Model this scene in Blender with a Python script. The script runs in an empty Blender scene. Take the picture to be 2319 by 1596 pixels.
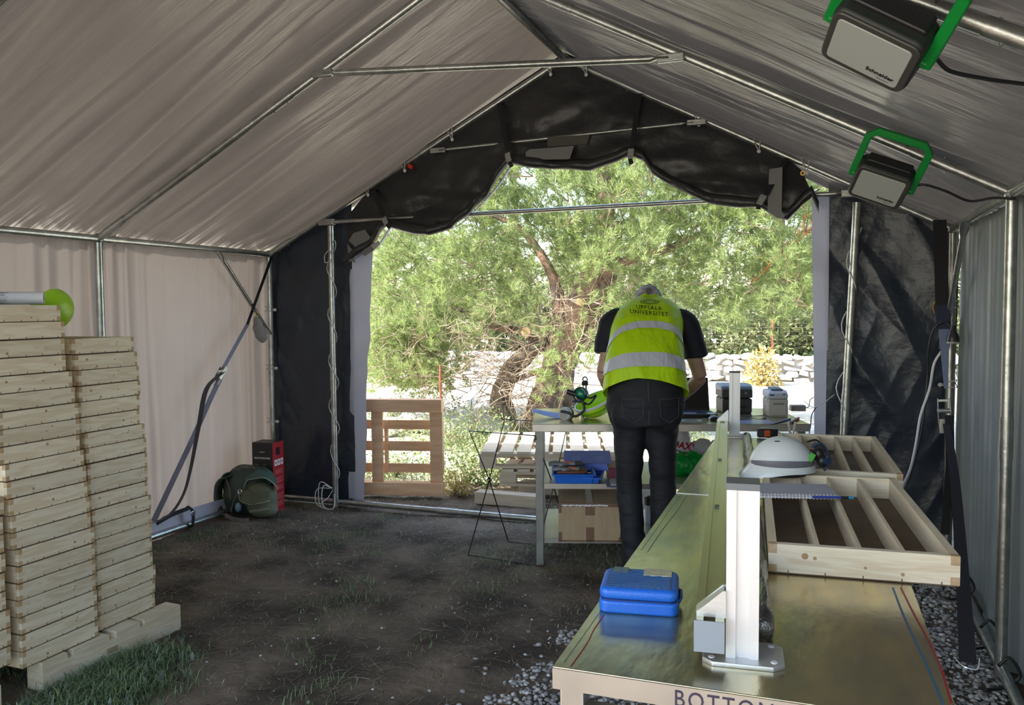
import bpy, bmesh, math, random
import numpy as np
from mathutils import Vector, Matrix, Quaternion
from mathutils.bvhtree import BVHTree
random.seed(7); RNG = np.random.default_rng(7)
PI = math.pi
sc = bpy.context.scene
COL = sc.collection

# ------------------------------------------------------------------ camera, sky, sun, exposure
FPX, PITCH, ROLL, YAW = 1865.65, 0.0534, -0.0078, 0.3645
CAM = Vector((0, 0, 1.62))
Fv = Vector((-math.sin(YAW)*math.cos(PITCH), math.cos(YAW)*math.cos(PITCH), -math.sin(PITCH)))
R0 = Vector((math.cos(YAW), math.sin(YAW), 0)); U0 = R0.cross(Fv)
Rv = R0*math.cos(ROLL) + U0*math.sin(ROLL); Uv = -R0*math.sin(ROLL) + U0*math.cos(ROLL)
cd = bpy.data.cameras.new('camera'); cam = bpy.data.objects.new('camera', cd); COL.objects.link(cam)
cd.sensor_width = 36; cd.lens = FPX/2319*36; cd.clip_end = 400
cam.matrix_world = Matrix(((Rv.x, Uv.x, -Fv.x, CAM.x), (Rv.y, Uv.y, -Fv.y, CAM.y), (Rv.z, Uv.z, -Fv.z, CAM.z), (0, 0, 0, 1)))
sc.camera = cam
sc.view_settings.view_transform = 'Standard'; sc.view_settings.look = 'None'
sc.view_settings.gamma = 1; sc.view_settings.use_curve_mapping = False
sc.view_settings.exposure = 1.5
w = bpy.data.worlds.new('sky'); sc.world = w; w.use_nodes = True
nt = w.node_tree; bg = nt.nodes['Background']
sky = nt.nodes.new('ShaderNodeTexSky'); sky.sky_type = 'NISHITA'; sky.sun_disc = False
sky.sun_elevation = math.radians(44); sky.sun_rotation = math.radians(245); sky.air_density = 1.2; sky.dust_density = 2.0
nt.links.new(sky.outputs[0], bg.inputs[0]); bg.inputs[1].default_value = 0.26
SUN_DIR = Vector((0.80, 0.45, -0.90)).normalized()
sl = bpy.data.lights.new('sun', 'SUN'); sl.energy = 6.5; sl.angle = math.radians(0.6); sl.color = (1, 0.94, 0.84)
so = bpy.data.objects.new('sun', sl); COL.objects.link(so)
so.rotation_euler = SUN_DIR.to_track_quat('-Z', 'Y').to_euler()
cy = sc.cycles
cy.max_bounces = 10; cy.diffuse_bounces = 6; cy.glossy_bounces = 5; cy.transmission_bounces = 6; cy.transparent_max_bounces = 8
cy.sample_clamp_indirect = 6; cy.use_denoising = True

# ------------------------------------------------------------------ pixel rays onto real planes
def ray(px, py): return (Fv*FPX + Rv*(px-1159.5) - Uv*(py-798))
def onz(px, py, z=0.0):
    d = ray(px, py); return CAM + d*((z-CAM.z)/d.z)
def ony(px, py, y):
    d = ray(px, py); return CAM + d*(y/d.y)
def onx(px, py, x):
    d = ray(px, py); return CAM + d*(x/d.x)

# ------------------------------------------------------------------ materials
MATS = {}
def mat(name, col, rough=0.5, metal=0.0, col2=None, scale=6.0, stretch=(1, 1, 1), contrast=(0.35, 0.65), bump=0.0, bscale=None,
        trans=0.0, tcol=None, island=None, objrand=0.0, spec=0.5, detail=4.0, alpha=1.0, bdist=.01, transm=0.0, emit=None, distort=0.0, bstretch=None):
    if name in MATS: return MATS[name]
    m = bpy.data.materials.new(name); m.use_nodes = True; MATS[name] = m
    t = m.node_tree; N = t.nodes; L = t.links; P = N['Principled BSDF']; out = N['Material Output']
    P.inputs['Base Color'].default_value = (*col, 1); P.inputs['Roughness'].default_value = rough; P.inputs['Metallic'].default_value = metal
    P.inputs['Specular IOR Level'].default_value = spec
    if alpha < 1: P.inputs['Alpha'].default_value = alpha
    if transm: P.inputs['Transmission Weight'].default_value = transm
    tc = N.new('ShaderNodeTexCoord')
    def coords(st):
        mp = N.new('ShaderNodeMapping'); mp.inputs['Scale'].default_value = st
        L.new(tc.outputs['Object'], mp.inputs['Vector'])
        if objrand:
            oi = N.new('ShaderNodeObjectInfo'); ml = N.new('ShaderNodeMath'); ml.operation = 'MULTIPLY'; ml.inputs[1].default_value = 37
            L.new(oi.outputs['Random'], ml.inputs[0]); L.new(ml.outputs[0], mp.inputs['Location'])
        return mp.outputs[0]
    cur = None
    if col2 is not None and island is None:
        n = N.new('ShaderNodeTexNoise'); n.inputs['Scale'].default_value = scale; n.inputs['Detail'].default_value = detail
        n.inputs['Distortion'].default_value = distort
        L.new(coords(stretch), n.inputs['Vector'])
        r = N.new('ShaderNodeValToRGB'); r.color_ramp.elements[0].position = contrast[0]; r.color_ramp.elements[1].position = contrast[1]
        r.color_ramp.elements[0].color = (*col, 1); r.color_ramp.elements[1].color = (*col2, 1)
        L.new(n.outputs['Fac'], r.inputs[0]); cur = r.outputs[0]
    if island is not None:
        g = N.new('ShaderNodeNewGeometry'); r = N.new('ShaderNodeValToRGB'); els = r.color_ramp.elements
        for i, c in enumerate(island):
            pos = i/(len(island)-1)
            e = els[0] if i == 0 else (els[1] if i == len(island)-1 else els.new(pos))
            e.position = pos; e.color = (*c, 1)
        L.new(g.outputs['Random Per Island'], r.inputs[0]); cur = r.outputs[0]
    if objrand:
        oi = N.new('ShaderNodeObjectInfo'); hs = N.new('ShaderNodeHueSaturation'); mr = N.new('ShaderNodeMapRange')
        mr.inputs['To Min'].default_value = 1-objrand; mr.inputs['To Max'].default_value = 1+objrand*0.7
        L.new(oi.outputs['Random'], mr.inputs[0]); L.new(mr.outputs[0], hs.inputs['Value'])
        if cur: L.new(cur, hs.inputs['Color'])
        else: hs.inputs['Color'].default_value = (*col, 1)
        cur = hs.outputs[0]
    if cur: L.new(cur, P.inputs['Base Color'])
    if bump:
        n2 = N.new('ShaderNodeTexNoise'); n2.inputs['Scale'].default_value = bscale or scale*4; n2.inputs['Detail'].default_value = 5
        L.new(coords(bstretch or stretch), n2.inputs['Vector'])
        b = N.new('ShaderNodeBump'); b.inputs['Strength'].default_value = min(1, bump); b.inputs['Distance'].default_value = bdist
        L.new(n2.outputs['Fac'], b.inputs['Height']); L.new(b.outputs[0], P.inputs['Normal'])
    if trans:
        tr = N.new('ShaderNodeBsdfTranslucent'); tr.inputs[0].default_value = (*(tcol or col), 1)
        if cur and tcol is None: L.new(cur, tr.inputs[0])
        mx = N.new('ShaderNodeMixShader'); mx.inputs[0].default_value = trans
        L.new(P.outputs[0], mx.inputs[1]); L.new(tr.outputs[0], mx.inputs[2]); L.new(mx.outputs[0], out.inputs[0])
    if emit: P.inputs['Emission Color'].default_value = (*emit[:3], 1); P.inputs['Emission Strength'].default_value = emit[3]
    return m

ROOF_M = mat('roof_fabric', (.105, .098, .098), .28, col2=(.145, .135, .132), scale=2.2, stretch=(1, 4, 1), bump=1, bscale=5, bdist=.035, bstretch=(.10, 2.2, .10), trans=.035, tcol=(.40, .34, .28), spec=.6)
WALL_M = mat('wall_fabric', (.265, .255, .27), .5, col2=(.30, .29, .30), scale=2, bump=.15, bscale=6, bstretch=(1, 3, .4), trans=.06, tcol=(.45, .38, .33), spec=.35)
DARKT_M = mat('dark_tarp', (.018, .025, .040), .33, col2=(.024, .032, .048), scale=4, bump=.5, bscale=7, bdist=.03, spec=.5)
LAV_M = mat('pale_flap', (.42, .42, .50), .45, bump=.1, bscale=12, trans=.15)
PIPE_M = mat('galvanised_steel', (.50, .51, .50), .30, .9, col2=(.34, .36, .34), scale=16, bump=.12, bscale=60)
BLACK_M = mat('black_plastic', (.012, .012, .014), .4)
BLKSTRAP_M = mat('black_webbing', (.010, .010, .012), .75, bump=.3, bscale=200)
GREYSTRAP_M = mat('grey_webbing', (.20, .20, .26), .6, bump=.3, bscale=250)
GREYPL_M = mat('grey_plastic', (.30, .30, .29), .45)
WHITEROPE_M = mat('white_rope', (.62, .62, .60), .6, bump=.4, bscale=300)
WHITEPL_M = mat('white_plastic', (.70, .70, .69), .35)
CHROME_M = mat('chrome', (.7, .7, .72), .18, 1.0)
STEEL_M = mat('bench_steel', (.74, .63, .35), .24, .95, col2=(.46, .44, .35), scale=3, stretch=(5, 1.5, 1), contrast=(.3, .7), bump=.16, bscale=6, spec=.5)  # yellow tint puts the reflected door foliage into the steel colour
APRON_M = mat('bench_apron', (.52, .50, .47), .35, .85, col2=(.44, .42, .40), scale=5, bump=.05)
ALU_M = mat('anodised_aluminium', (.60, .61, .62), .38, .75, bump=.05, bscale=90)
ALUW_M = mat('white_aluminium', (.72, .71, .72), .36, .35, bump=.03, bscale=60)
PINE_M = mat('planed_pine', (.72, .60, .42), .55, col2=(.82, .73, .56), scale=4.5, stretch=(1, 1, 9), contrast=(.42, .58), bump=.12, bscale=30, objrand=.10, distort=1.2)
PINEX_M = mat('planed_pine_long', (.70, .58, .41), .55, col2=(.80, .71, .54), scale=3.2, stretch=(1, 9, 9), bump=.12, bscale=30, objrand=.08, distort=.6)
ENDG_M = mat('pine_end_grain', (.46, .32, .17), .65, col2=(.55, .40, .24), scale=40, objrand=.10)
KNOT_M = mat('pine_knot', (.42, .27, .15), .6)
HARDB_M = mat('brown_hardboard', (.10, .062, .035), .6, col2=(.14, .09, .05), scale=8)
BARK_M = mat('pine_bark', (.085, .06, .045), .9, col2=(.26, .16, .11), scale=5, stretch=(2, 2, .6), contrast=(.4, .6), bump=1, bscale=14)
TWIG_M = mat('dead_twig', (.34, .27, .19), .8, col2=(.22, .15, .1), scale=8)
BLUE_M = mat('blue_plastic', (.012, .13, .62), .38, bump=.15, bscale=180)
TEXTBLK_M = mat('black_ink', (.012, .012, .015), .6)
TEXTW_M = mat('white_ink', (.75, .75, .75), .6)

# ------------------------------------------------------------------ mesh helpers
class MB:
    def __init__(s): s.v = []; s.f = []
    def add(s, vs, fs):
        o = len(s.v); s.v += [Vector(v) for v in vs]; s.f += [tuple(i+o for i in f) for f in fs]; return s
    def box(s, c, size, rz=0, rot=None):
        c = Vector(c); hx, hy, hz = size[0]/2, size[1]/2, size[2]/2
        M = rot if rot is not None else Matrix.Rotation(rz, 3, 'Z')
        vs = [c + M @ Vector((x*hx, y*hy, z*hz)) for z in (-1, 1) for y in (-1, 1) for x in (-1, 1)]
        return s.add(vs, [(0, 2, 3, 1), (4, 5, 7, 6), (0, 1, 5, 4), (2, 6, 7, 3), (0, 4, 6, 2), (1, 3, 7, 5)])
    def bb(s, x0, x1, y0, y1, z0, z1): return s.box(((x0+x1)/2, (y0+y1)/2, (z0+z1)/2), (x1-x0, y1-y0, z1-z0))
    def bar(s, a, b, wd, th, up=(0, 0, 1)):
        a = Vector(a); b = Vector(b); d = (b-a); ln = d.length; d.normalize(); up = Vector(up)
        x = d.cross(up)
        if x.length < 1e-4: x = d.cross(Vector((1, 0, 0)))
        x.normalize(); z = x.cross(d)
        M = Matrix((x, d, z)).transposed()
        return s.box((a+b)/2, (wd, ln, th), rot=M)
    def tube(s, pts, r, n=10, caps=True, flat=None):
        pts = [Vector(p) for p in pts]; m = len(pts)
        rs = r if isinstance(r, (list, tuple)) else [r]*m
        o = len(s.v); prev = None
        for i, p in enumerate(pts):
            d = (pts[min(i+1, m-1)]-pts[max(i-1, 0)]).normalized()
            if prev is None:
                x = d.cross(Vector((0, 0, 1)))
                if x.length < 1e-3: x = d.cross(Vector((0, 1, 0)))
                x.normalize()
            else:
                x = prev - d*prev.dot(d); x.normalize()
            prev = x; y = d.cross(x)
            rr = rs[i]; ra, rb = (rr, rr) if not isinstance(rr, (tuple, list)) else rr
            for k in range(n):
                a = 2*PI*k/n; s.v.append(p + x*math.cos(a)*ra + y*math.sin(a)*rb)
        for i in range(m-1):
            for k in range(n):
                a = o+i*n+k; b = o+i*n+(k+1) % n; s.f.append((a, b, b+n, a+n))
        if caps: s.f.append(tuple(o+k for k in range(n))[::-1]); s.f.append(tuple(o+(m-1)*n+k for k in range(n)))
        return s
    def strip(s, pts, wdir, wd, th=.002):          # flat webbing along pts
        pts = [Vector(p) for p in pts]; m = len(pts); o = len(s.v)
        for i, p in enumerate(pts):
            d = (pts[min(i+1, m-1)]-pts[max(i-1, 0)]).normalized()
            wv = Vector(wdir(i/(m-1)) if callable(wdir) else wdir); wv = (wv-d*wv.dot(d)).normalized(); nn = d.cross(wv)
            ww = wd(i/(m-1)) if callable(wd) else wd
            for a, b in ((-1, -1), (1, -1), (1, 1), (-1, 1)): s.v.append(p + wv*a*ww/2 + nn*b*th/2)
        for i in range(m-1):
            for k in range(4):
                a = o+i*4+k; b = o+i*4+(k+1) % 4; s.f.append((a, b, b+4, a+4))
        s.f.append((o+3, o+2, o+1, o)); e = o+(m-1)*4; s.f.append((e, e+1, e+2, e+3)); return s
    def lathe(s, prof, c=(0, 0, 0), axis=(0, 0, 1), n=20, ring=False):
        c = Vector(c); q = Vector((0, 0, 1)).rotation_difference(Vector(axis)); o = len(s.v); m = len(prof)
        for r, z in prof:
            for k in range(n):
                a = 2*PI*k/n; s.v.append(c + q @ Vector((r*math.cos(a), r*math.sin(a), z)))
        for i in range(m-1):
            for k in range(n):
                a = o+i*n+k; b = o+i*n+(k+1) % n; s.f.append((a, b, b+n, a+n))
        if ring:
            for k in range(n): s.f.append((o+(m-1)*n+k, o+(m-1)*n+(k+1) % n, o+(k+1) % n, o+k))
            return s
        s.f.append(tuple(o+k for k in range(n))[::-1]); s.f.append(tuple(o+(m-1)*n+k for k in range(n))); return s
    def ell(s, c, rad, rot=None, n=14, m=9):
        c = Vector(c); o = len(s.v); M = rot or Matrix.Identity(3)
        for i in range(m+1):
            t = PI*i/m
            for k in range(n):
                a = 2*PI*k/n
                s.v.append(c + M @ Vector((rad[0]*math.sin(t)*math.cos(a), rad[1]*math.sin(t)*math.sin(a), rad[2]*math.cos(t))))
        for i in range(m):
            for k in range(n):
                a = o+i*n+k; b = o+i*n+(k+1) % n; s.f.append((a, a+n, b+n, b))
        return s
    def prism(s, poly, z0, z1, M=None):            # poly in xy extruded in z
        n = len(poly); vs = [Vector((x, y, z0)) for x, y in poly] + [Vector((x, y, z1)) for x, y in poly]
        if M is not None: vs = [M @ v for v in vs]
        return s.add(vs, [tuple(range(n))[::-1], tuple(range(n, 2*n))] + [(k, (k+1) % n, (k+1) % n+n, k+n) for k in range(n)])
    def rot(s, M, start=0):
        for i in range(start, len(s.v)): s.v[i] = M @ s.v[i]
        return s
    def build(s, name, m, parent=None, smooth=False, bevel=0, world=False, segs=2, subsurf=0, weld=False):
        me = bpy.data.meshes.new(name)
        vs = s.v
        if world and parent is not None:
            iv = wm(parent).inverted(); vs = [iv @ v for v in vs]
        me.from_pydata([tuple(v) for v in vs], [], s.f); me.materials.append(m)
        if weld:
            b = bmesh.new(); b.from_mesh(me); bmesh.ops.remove_doubles(b, verts=b.verts, dist=1e-5); b.to_mesh(me); b.free()
        o = bpy.data.objects.new(name, me); COL.objects.link(o)
        if parent is not None: o.parent = parent
        if smooth is True: me.shade_smooth()
        elif smooth: me.shade_smooth(); me.set_sharp_from_angle(angle=math.radians(smooth))
        if bevel:
            md = o.modifiers.new('bevel', 'BEVEL'); md.width = bevel; md.segments = segs; md.limit_method = 'ANGLE'; md.angle_limit = math.radians(40)
            if not smooth: me.shade_smooth()
            md.harden_normals = False
            if not smooth: me.set_sharp_from_angle(angle=math.radians(50))
        if subsurf: o.modifiers.new('sub', 'SUBSURF').render_levels = subsurf; o.modifiers['sub'].levels = subsurf
        return o
def wm(o):
    M = o.matrix_basis.copy()
    while o.parent is not None: o = o.parent; M = o.matrix_basis @ M
    return M
def thing(name, label, cat, loc=(0, 0, 0), rz=0, group=None, rot=None):
    o = bpy.data.objects.new(name, None); COL.objects.link(o); o.empty_display_size = .05
    o.location = loc; o.rotation_euler = rot if rot is not None else (0, 0, rz)
    o['label'] = label; o['category'] = cat
    if group: o['group'] = group
    return o
def tag(o, label, cat=None, group=None, kind=None):
    o['label'] = label
    if cat: o['category'] = cat
    if group: o['group'] = group
    if kind: o['kind'] = kind
    return o
def struct(o, label=None):
    o['kind'] = 'structure'
    if label: o['label'] = label
    return o
def np_mesh(name, V, F, m, parent=None, smooth=False):
    me = bpy.data.meshes.new(name); V = np.asarray(V, np.float32); F = np.asarray(F, np.int32); k = F.shape[1]
    me.vertices.add(len(V)); me.vertices.foreach_set('co', V.ravel())
    me.loops.add(F.size); me.loops.foreach_set('vertex_index', F.ravel())
    me.polygons.add(len(F)); me.polygons.foreach_set('loop_start', np.arange(0, F.size, k, dtype=np.int32))
    me.update(calc_edges=True); me.materials.append(m)
    if smooth: me.shade_smooth()
    o = bpy.data.objects.new(name, me); COL.objects.link(o)
    if parent is not None: o.parent = parent
    return o
def vnoise(x, y, seed=0):
    x = np.asarray(x, float); y = np.asarray(y, float)
    def h(i, j):
        n = (i.astype(np.int64)*374761393 + j.astype(np.int64)*668265263 + seed*144665) & 0xffffffff
        n = ((n ^ (n >> 13))*1274126177) & 0xffffffff; n = n ^ (n >> 16)
        return (n & 0xffff)/65535.0
    i = np.floor(x); j = np.floor(y); fx = x-i; fy = y-j; fx = fx*fx*(3-2*fx); fy = fy*fy*(3-2*fy)
    a = h(i, j); b = h(i+1, j); c = h(i, j+1); d = h(i+1, j+1)
    return (a*(1-fx)+b*fx)*(1-fy)+(c*(1-fx)+d*fx)*fy - .5
def grid(name, fn, nu, nv, m, parent=None, smooth=True, mask=None):
    u, v = np.meshgrid(np.linspace(0, 1, nu), np.linspace(0, 1, nv), indexing='ij')
    P = fn(u, v); V = np.stack(P, -1).reshape(-1, 3)
    i, j = np.meshgrid(np.arange(nu-1), np.arange(nv-1), indexing='ij'); a = (i*nv+j).ravel()
    F = np.stack([a, a+nv, a+nv+1, a+1], -1)
    if mask is not None:
        k = mask((u[:-1, :-1]+u[1:, 1:])/2, (v[:-1, :-1]+v[1:, 1:])/2).ravel(); F = F[k]
    return np_mesh(name, V, F, m, parent, smooth)
def text(name, body, size, M, m, parent, extrude=.0006, width=1.0, project=None, spacing=1.0, bold=0.0, align='CENTER'):
    cu = bpy.data.curves.new(name, 'FONT'); cu.body = body; cu.size = size; cu.extrude = extrude; cu.align_x = align; cu.align_y = 'CENTER'
    cu.space_character = spacing; cu.offset = bold; cu.resolution_u = 3
    t = bpy.data.objects.new('tmp', cu); COL.objects.link(t)
    dg = bpy.context.evaluated_depsgraph_get(); me = bpy.data.meshes.new_from_object(t.evaluated_get(dg))
    bpy.data.objects.remove(t); bpy.data.curves.remove(cu)
    for v in me.vertices:
        v.co.x *= width; p = M @ v.co
        if project: p = project(p)
        v.co = p
    me.materials.clear(); me.materials.append(m); me.name = name
    o = bpy.data.objects.new(name, me); COL.objects.link(o); o.parent = parent
    return o
def frameM(o, x, y):                               # 4x4 from origin, x dir, y dir
    x = Vector(x).normalized(); y = Vector(y); y = (y-x*y.dot(x)).normalized(); z = x.cross(y)
    M = Matrix((x, y, z)).transposed().to_4x4(); M.translation = Vector(o); return M
def bez(pts, n=8):                                 # Catmull-Rom through pts
    P = [Vector(p) for p in pts]; P = [P[0]*2-P[1]] + P + [P[-1]*2-P[-2]]; out = []
    for i in range(1, len(P)-2):
        for k in range(n):
            t = k/n; a, b, c, d = P[i-1:i+3]
            out.append(.5*((2*b)+(c-a)*t+(2*a-5*b+4*c-d)*t*t+(3*b-a-3*c+d)*t**3))
    out.append(P[-2]); return out
def copy_tree(o, parent=None):
    c = o.copy(); COL.objects.link(c); c.parent = parent
    for ch in list(o.children): copy_tree(ch, c)
    return c
def remesh(o, vox, smooth=4, disp=None):
    md = o.modifiers.new('r', 'REMESH'); md.mode = 'VOXEL'; md.voxel_size = vox
    if smooth: s = o.modifiers.new('s', 'SMOOTH'); s.iterations = smooth; s.factor = .5
    dg = bpy.context.evaluated_depsgraph_get(); me = bpy.data.meshes.new_from_object(o.evaluated_get(dg))
    o.modifiers.clear(); old = o.data; mts = list(old.materials); o.data = me; bpy.data.meshes.remove(old)
    me.materials.clear(); [me.materials.append(x) for x in mts]; me.shade_smooth()
    if disp:
        n = len(me.vertices); co = np.empty(n*3, np.float32); me.vertices.foreach_get('co', co); co = co.reshape(-1, 3)
        no = np.empty(n*3, np.float32); me.vertices.foreach_get('normal', no); no = no.reshape(-1, 3)
        co = co + no*disp(co)[:, None]; me.vertices.foreach_set('co', co.astype(np.float32).ravel()); me.update()
    return o

# ================================================================== SETTING
XL, XR, XM, YA, HE, RZ = -4.40, 0.73, -1.79, 5.80, 2.09, 3.42
SLL = (RZ-HE)/(XM-XL); SLR = (RZ-HE)/(XR-XM)
FR = [5.8, 4.05, 2.30, 0.55, -0.45]
def roofz(x): return HE + (x-XL)*SLL if x < XM else RZ - (x-XM)*SLR

SOIL_M = mat('soil', (.055, .040, .028), .95, col2=(.20, .155, .112), scale=2.6, contrast=(.38, .66), bump=1, bscale=26, detail=8)
GROUT_M = mat('sunny_ground', (.42, .37, .28), .95, col2=(.62, .58, .50), scale=1.3, bump=.8, bscale=20, detail=7)
def floor_fn(u, v):
    x = -4.9+u*6.1; y = -2.5+v*9.6 + vnoise(u*9, v*0, 3)*.5*(v > .97)
    z = vnoise(x*1.3, y*1.3, 1)*.03 + vnoise(x*6, y*6, 2)*.016 + vnoise(x*22, y*22, 5)*.010 - .006
    z = z*np.where(v > .985, .3, 1)
    return x, y, z
fl = grid('floor', floor_fn, 300, 420, SOIL_M); struct(fl, 'trodden brown soil floor with sparse grass')
def gr_fn(u, v):
    x = -26+u*42; y = -14+v*60
    z = -.05 + vnoise(x*.5, y*.5, 8)*.05 + np.clip((y-9)/30, 0, 1)*.15 + vnoise(x*4, y*4, 9)*.02
    z = np.where((y > -3) & (y < 7.4) & (x > -5.2) & (x < 1.5), -.09, z)
    return x, y, z
gd = grid('ground', gr_fn, 240, 320, GROUT_M); struct(gd, 'pale sunlit gravel ground outside the tent')

# roof slopes (wrinkled fabric running up the slope)
def roof_side(name, x0, z0, x1, z1, sx, seed, label):
    nx, nz = -(z1-z0), (x1-x0); ln = math.hypot(nx, nz); nx /= ln; nz /= ln
    if nz < 0: nx, nz = -nx, -nz
    def fn(u, v):
        y = -.5+u*(YA+.12+.5); x = x0+(x1-x0)*v; z = z0+(z1-z0)*v
        ph = (np.mod(y-.55, 1.75))/1.75
        sag = -np.sin(ph*PI)*.035
        ed = np.clip(v/.14, 0, 1)**1.5; env = (.35+.65*np.sin(np.clip(v, 0, 1)*PI)**.5)*(.06+.94*ed)*np.clip((1-v)/.08, .1, 1); sag = sag*(.1+.9*ed)
        yy = y + v*sx
        d = sag + env*(vnoise(yy*2.2, v*.9, seed)*.12 + vnoise(yy*4.6, v*1.0, seed+1)*.095 + vnoise(yy*11, v*1.4, seed+2)*.026)
        d = d - .030*np.exp(-(np.minimum(ph, 1-ph)*1.75-.10)**2/.0012)*env + vnoise(x*2.5, y*2.5, seed+4)*.012
        rc = random.Random(seed)
        for k in range(26):                           # long folds hanging between the rafters
            yc = 1.9+k*.155+rc.uniform(-.05, .05); am = rc.choice((-1, 1))*rc.uniform(.008, .040); wd = rc.uniform(.014, .045)
            d = d + am*env*np.exp(-((yy+.05*np.sin(v*3+k)-yc)/wd)**2)*(.6+.8*vnoise(v*2, np.full_like(v, k), seed+9))
        e = .046
        return x+nx*(d+e), y, z+nz*(d+e)
    o = grid(name, fn, 720, 60, ROOF_M); struct(o, label); return o
roof_side('ceiling', XL-.10, HE-.045, XM+.06, RZ+.015+.03, .12, 11, 'grey wrinkled tent roof fabric, left slope')
roof_side('ceiling_right', XR+.13, HE-.062, XM-.06, RZ+.015+.032, -.10, 31, 'grey glossy wrinkled tent roof fabric, right slope')
def wall_side(name, x0, sgn, seed, label, m):
    def fn(u, v):
        y = -.5+u*(YA+.08+.5); z = -.02+v*(HE+.03)
        ph = np.mod(y-.55, 1.75); near = np.exp(-(np.minimum(ph, 1.75-ph)/.32)**2)
        yy = y + (v-.5)*.05*vnoise(y*2, v*1.5, seed+7)
        d = (vnoise(yy*19, v*.5, seed)*.13 + vnoise(yy*33, v*.8, seed+1)*.045)*(.16+near*.9)*(.35+.65*v) + vnoise(yy*5, v*1.2, seed+2)*.03 + vnoise(yy*11, v*3, seed+3)*.010
        d = d + (1-v)**2*.05*vnoise(yy*2, v, seed+5)
        return x0+sgn*(.06+d)+0*y, y, z + 0*y
    o = grid(name, fn, 760, 44, m); struct(o, label); return o
wall_side('wall_left', XL, -1, 51, 'grey pleated tent side wall on the left', WALL_M)
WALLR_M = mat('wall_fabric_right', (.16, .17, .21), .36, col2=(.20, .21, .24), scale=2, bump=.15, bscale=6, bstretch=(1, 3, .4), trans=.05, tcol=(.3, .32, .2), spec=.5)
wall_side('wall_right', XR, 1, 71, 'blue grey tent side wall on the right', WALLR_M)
# pale skirt along the bottom of the left wall
def skirt(u, v):
    y = 1.0+u*4.75; return XL-.035+vnoise(y*4, v, 91)*.03+.02*(1-v), y, .045+v*.10+vnoise(y*3, v*0, 92)*.012
o = grid('trim_1', skirt, 200, 5, LAV_M); struct(o, 'pale lower hem of the left tent wall')

# back gable: dark side panels and pale door edge strips
def gpanel(name, xa, xb, zb, seed, m, label, amp=1.0, fold=None):
    def fn(u, v):
        x = xa+(xb-xa)*u; zt = np.where(x < XM, HE+(x-XL)*SLL, RZ-(x-XM)*SLR)+.045
        z = zb+(zt-zb)*v
        d = vnoise(x*1.6+z*.9, z*1.0-x, seed)*.07 + np.abs(vnoise(x*3.2+z*1.4, z*.7-x*.3, seed+1))*.07 + np.abs(vnoise(x*7-z*3, z*1.8+x*2, seed+4))*.022 + vnoise(x*14+z*7, z*9-x*5, seed+2)*.004
        d = d - np.abs(vnoise(x*4.5+z*3.2, z*1.1, seed+3))*.04
        return x+0*z, YA+.055+d*amp*.8, z
    o = grid(name, fn, 110, 200, m); struct(o, label); return o
gpanel('wall_back', XL-.03, -3.63, .02, 101, DARKT_M, 'dark shiny tarp panel left of the tent doorway')
gpanel('wall_back_right', .005, XR+.04, .02, 121, DARKT_M, 'dark creased tarp panel right of the tent doorway', 1.25)
def lstrip(name, pts, seed, label):                # pts: (z, xleft, xright)
    zs = [p[0] for p in pts]
    def fn(u, v):
        z = zs[0]+(zs[-1]-zs[0])*v; a = np.interp(z, zs, [p[1] for p in pts]); b = np.interp(z, zs, [p[2] for p in pts])
        x = a+(b-a)*u; return x, YA+.05+vnoise(x*6, z*5, seed)*.03+vnoise(x*3+z*3, z*9, seed+1)*.02, z
    o = grid(name, fn, 12, 90, LAV_M); struct(o, label)
lstrip('door_1', [(.01, -3.70, -3.545), (1.0, -3.66, -3.50), (2.16, -3.645, -3.42)], 141, 'pale door edge strip on the left of the doorway')
lstrip('door_2', [(.01, -.05, .03), (1.2, -.075, .015), (2.36, -.10, .01)], 151, 'pale door edge strip on the right of the doorway')

# ------------------------------------------------------------------ tent frame: one bolted thing
tf = thing('tent_frame', 'galvanised steel pipe frame carrying the grey tent fabric', 'tent frame', (XM, YA, 0))
PR = .023
def pipe(name, a, b, r=PR, flat=0, coup=(), lab=None):
    a = Vector(a); b = Vector(b); m = MB()
    if flat:
        d = (b-a).normalized(); pts = [a, a+d*flat*.6, a+d*flat, b-d*flat, b-d*flat*.6, b]
        rs = [(r*1.5, r*.35), (r*1.5, r*.35), r, r, (r*1.5, r*.35), (r*1.5, r*.35)]
        m.tube(pts, rs, 14)
    else: m.tube([a, b], r, 14)
    for t in coup:
        c = a.lerp(b, t); d = (b-a).normalized(); m.tube([c-d*.09, c+d*.09], r*1.12, 14)
        for e in (-.05, .05): m.tube([c+d*e-Vector((0, 0, r*1.5)), c+d*e+Vector((0, 0, r*1.5))], .004, 6)
    o = m.build(name, PIPE_M, tf, smooth=40, world=True)
    if lab: o['label'] = lab
    return o
for i, y in enumerate(FR[:4]):
    pipe('rafter', (XL, y, HE), (XM, y, RZ), PR, coup=(.06, .55)); pipe('rafter', (XR, y, HE), (XM, y, RZ), PR, coup=(.12, .80))
    pipe('post', (XL, y, 0), (XL, y, HE), PR*1.08, coup=(.5,)); pipe('post', (XR, y, 0), (XR, y, HE), PR*1.08, coup=(.5,))
for x, z, nm in ((XL, HE, 'eave_pipe'), (XR, HE, 'eave_pipe'), (XM, RZ, 'ridge_pipe'), (XL, .04, 'ground_pipe'), (XR, .04, 'ground_pipe')):
    for k in range(4):
        pipe(nm, (x, FR[k+1], z), (x, FR[k], z), PR*(1.05 if nm != 'ridge_pipe' else 1.1), coup=(.05,) if nm == 'eave_pipe' else ())
pipe('sill_pipe', (XL, YA-.01, .035), (XR, YA-.01, .035), PR*1.05, coup=(.32,))
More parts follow.
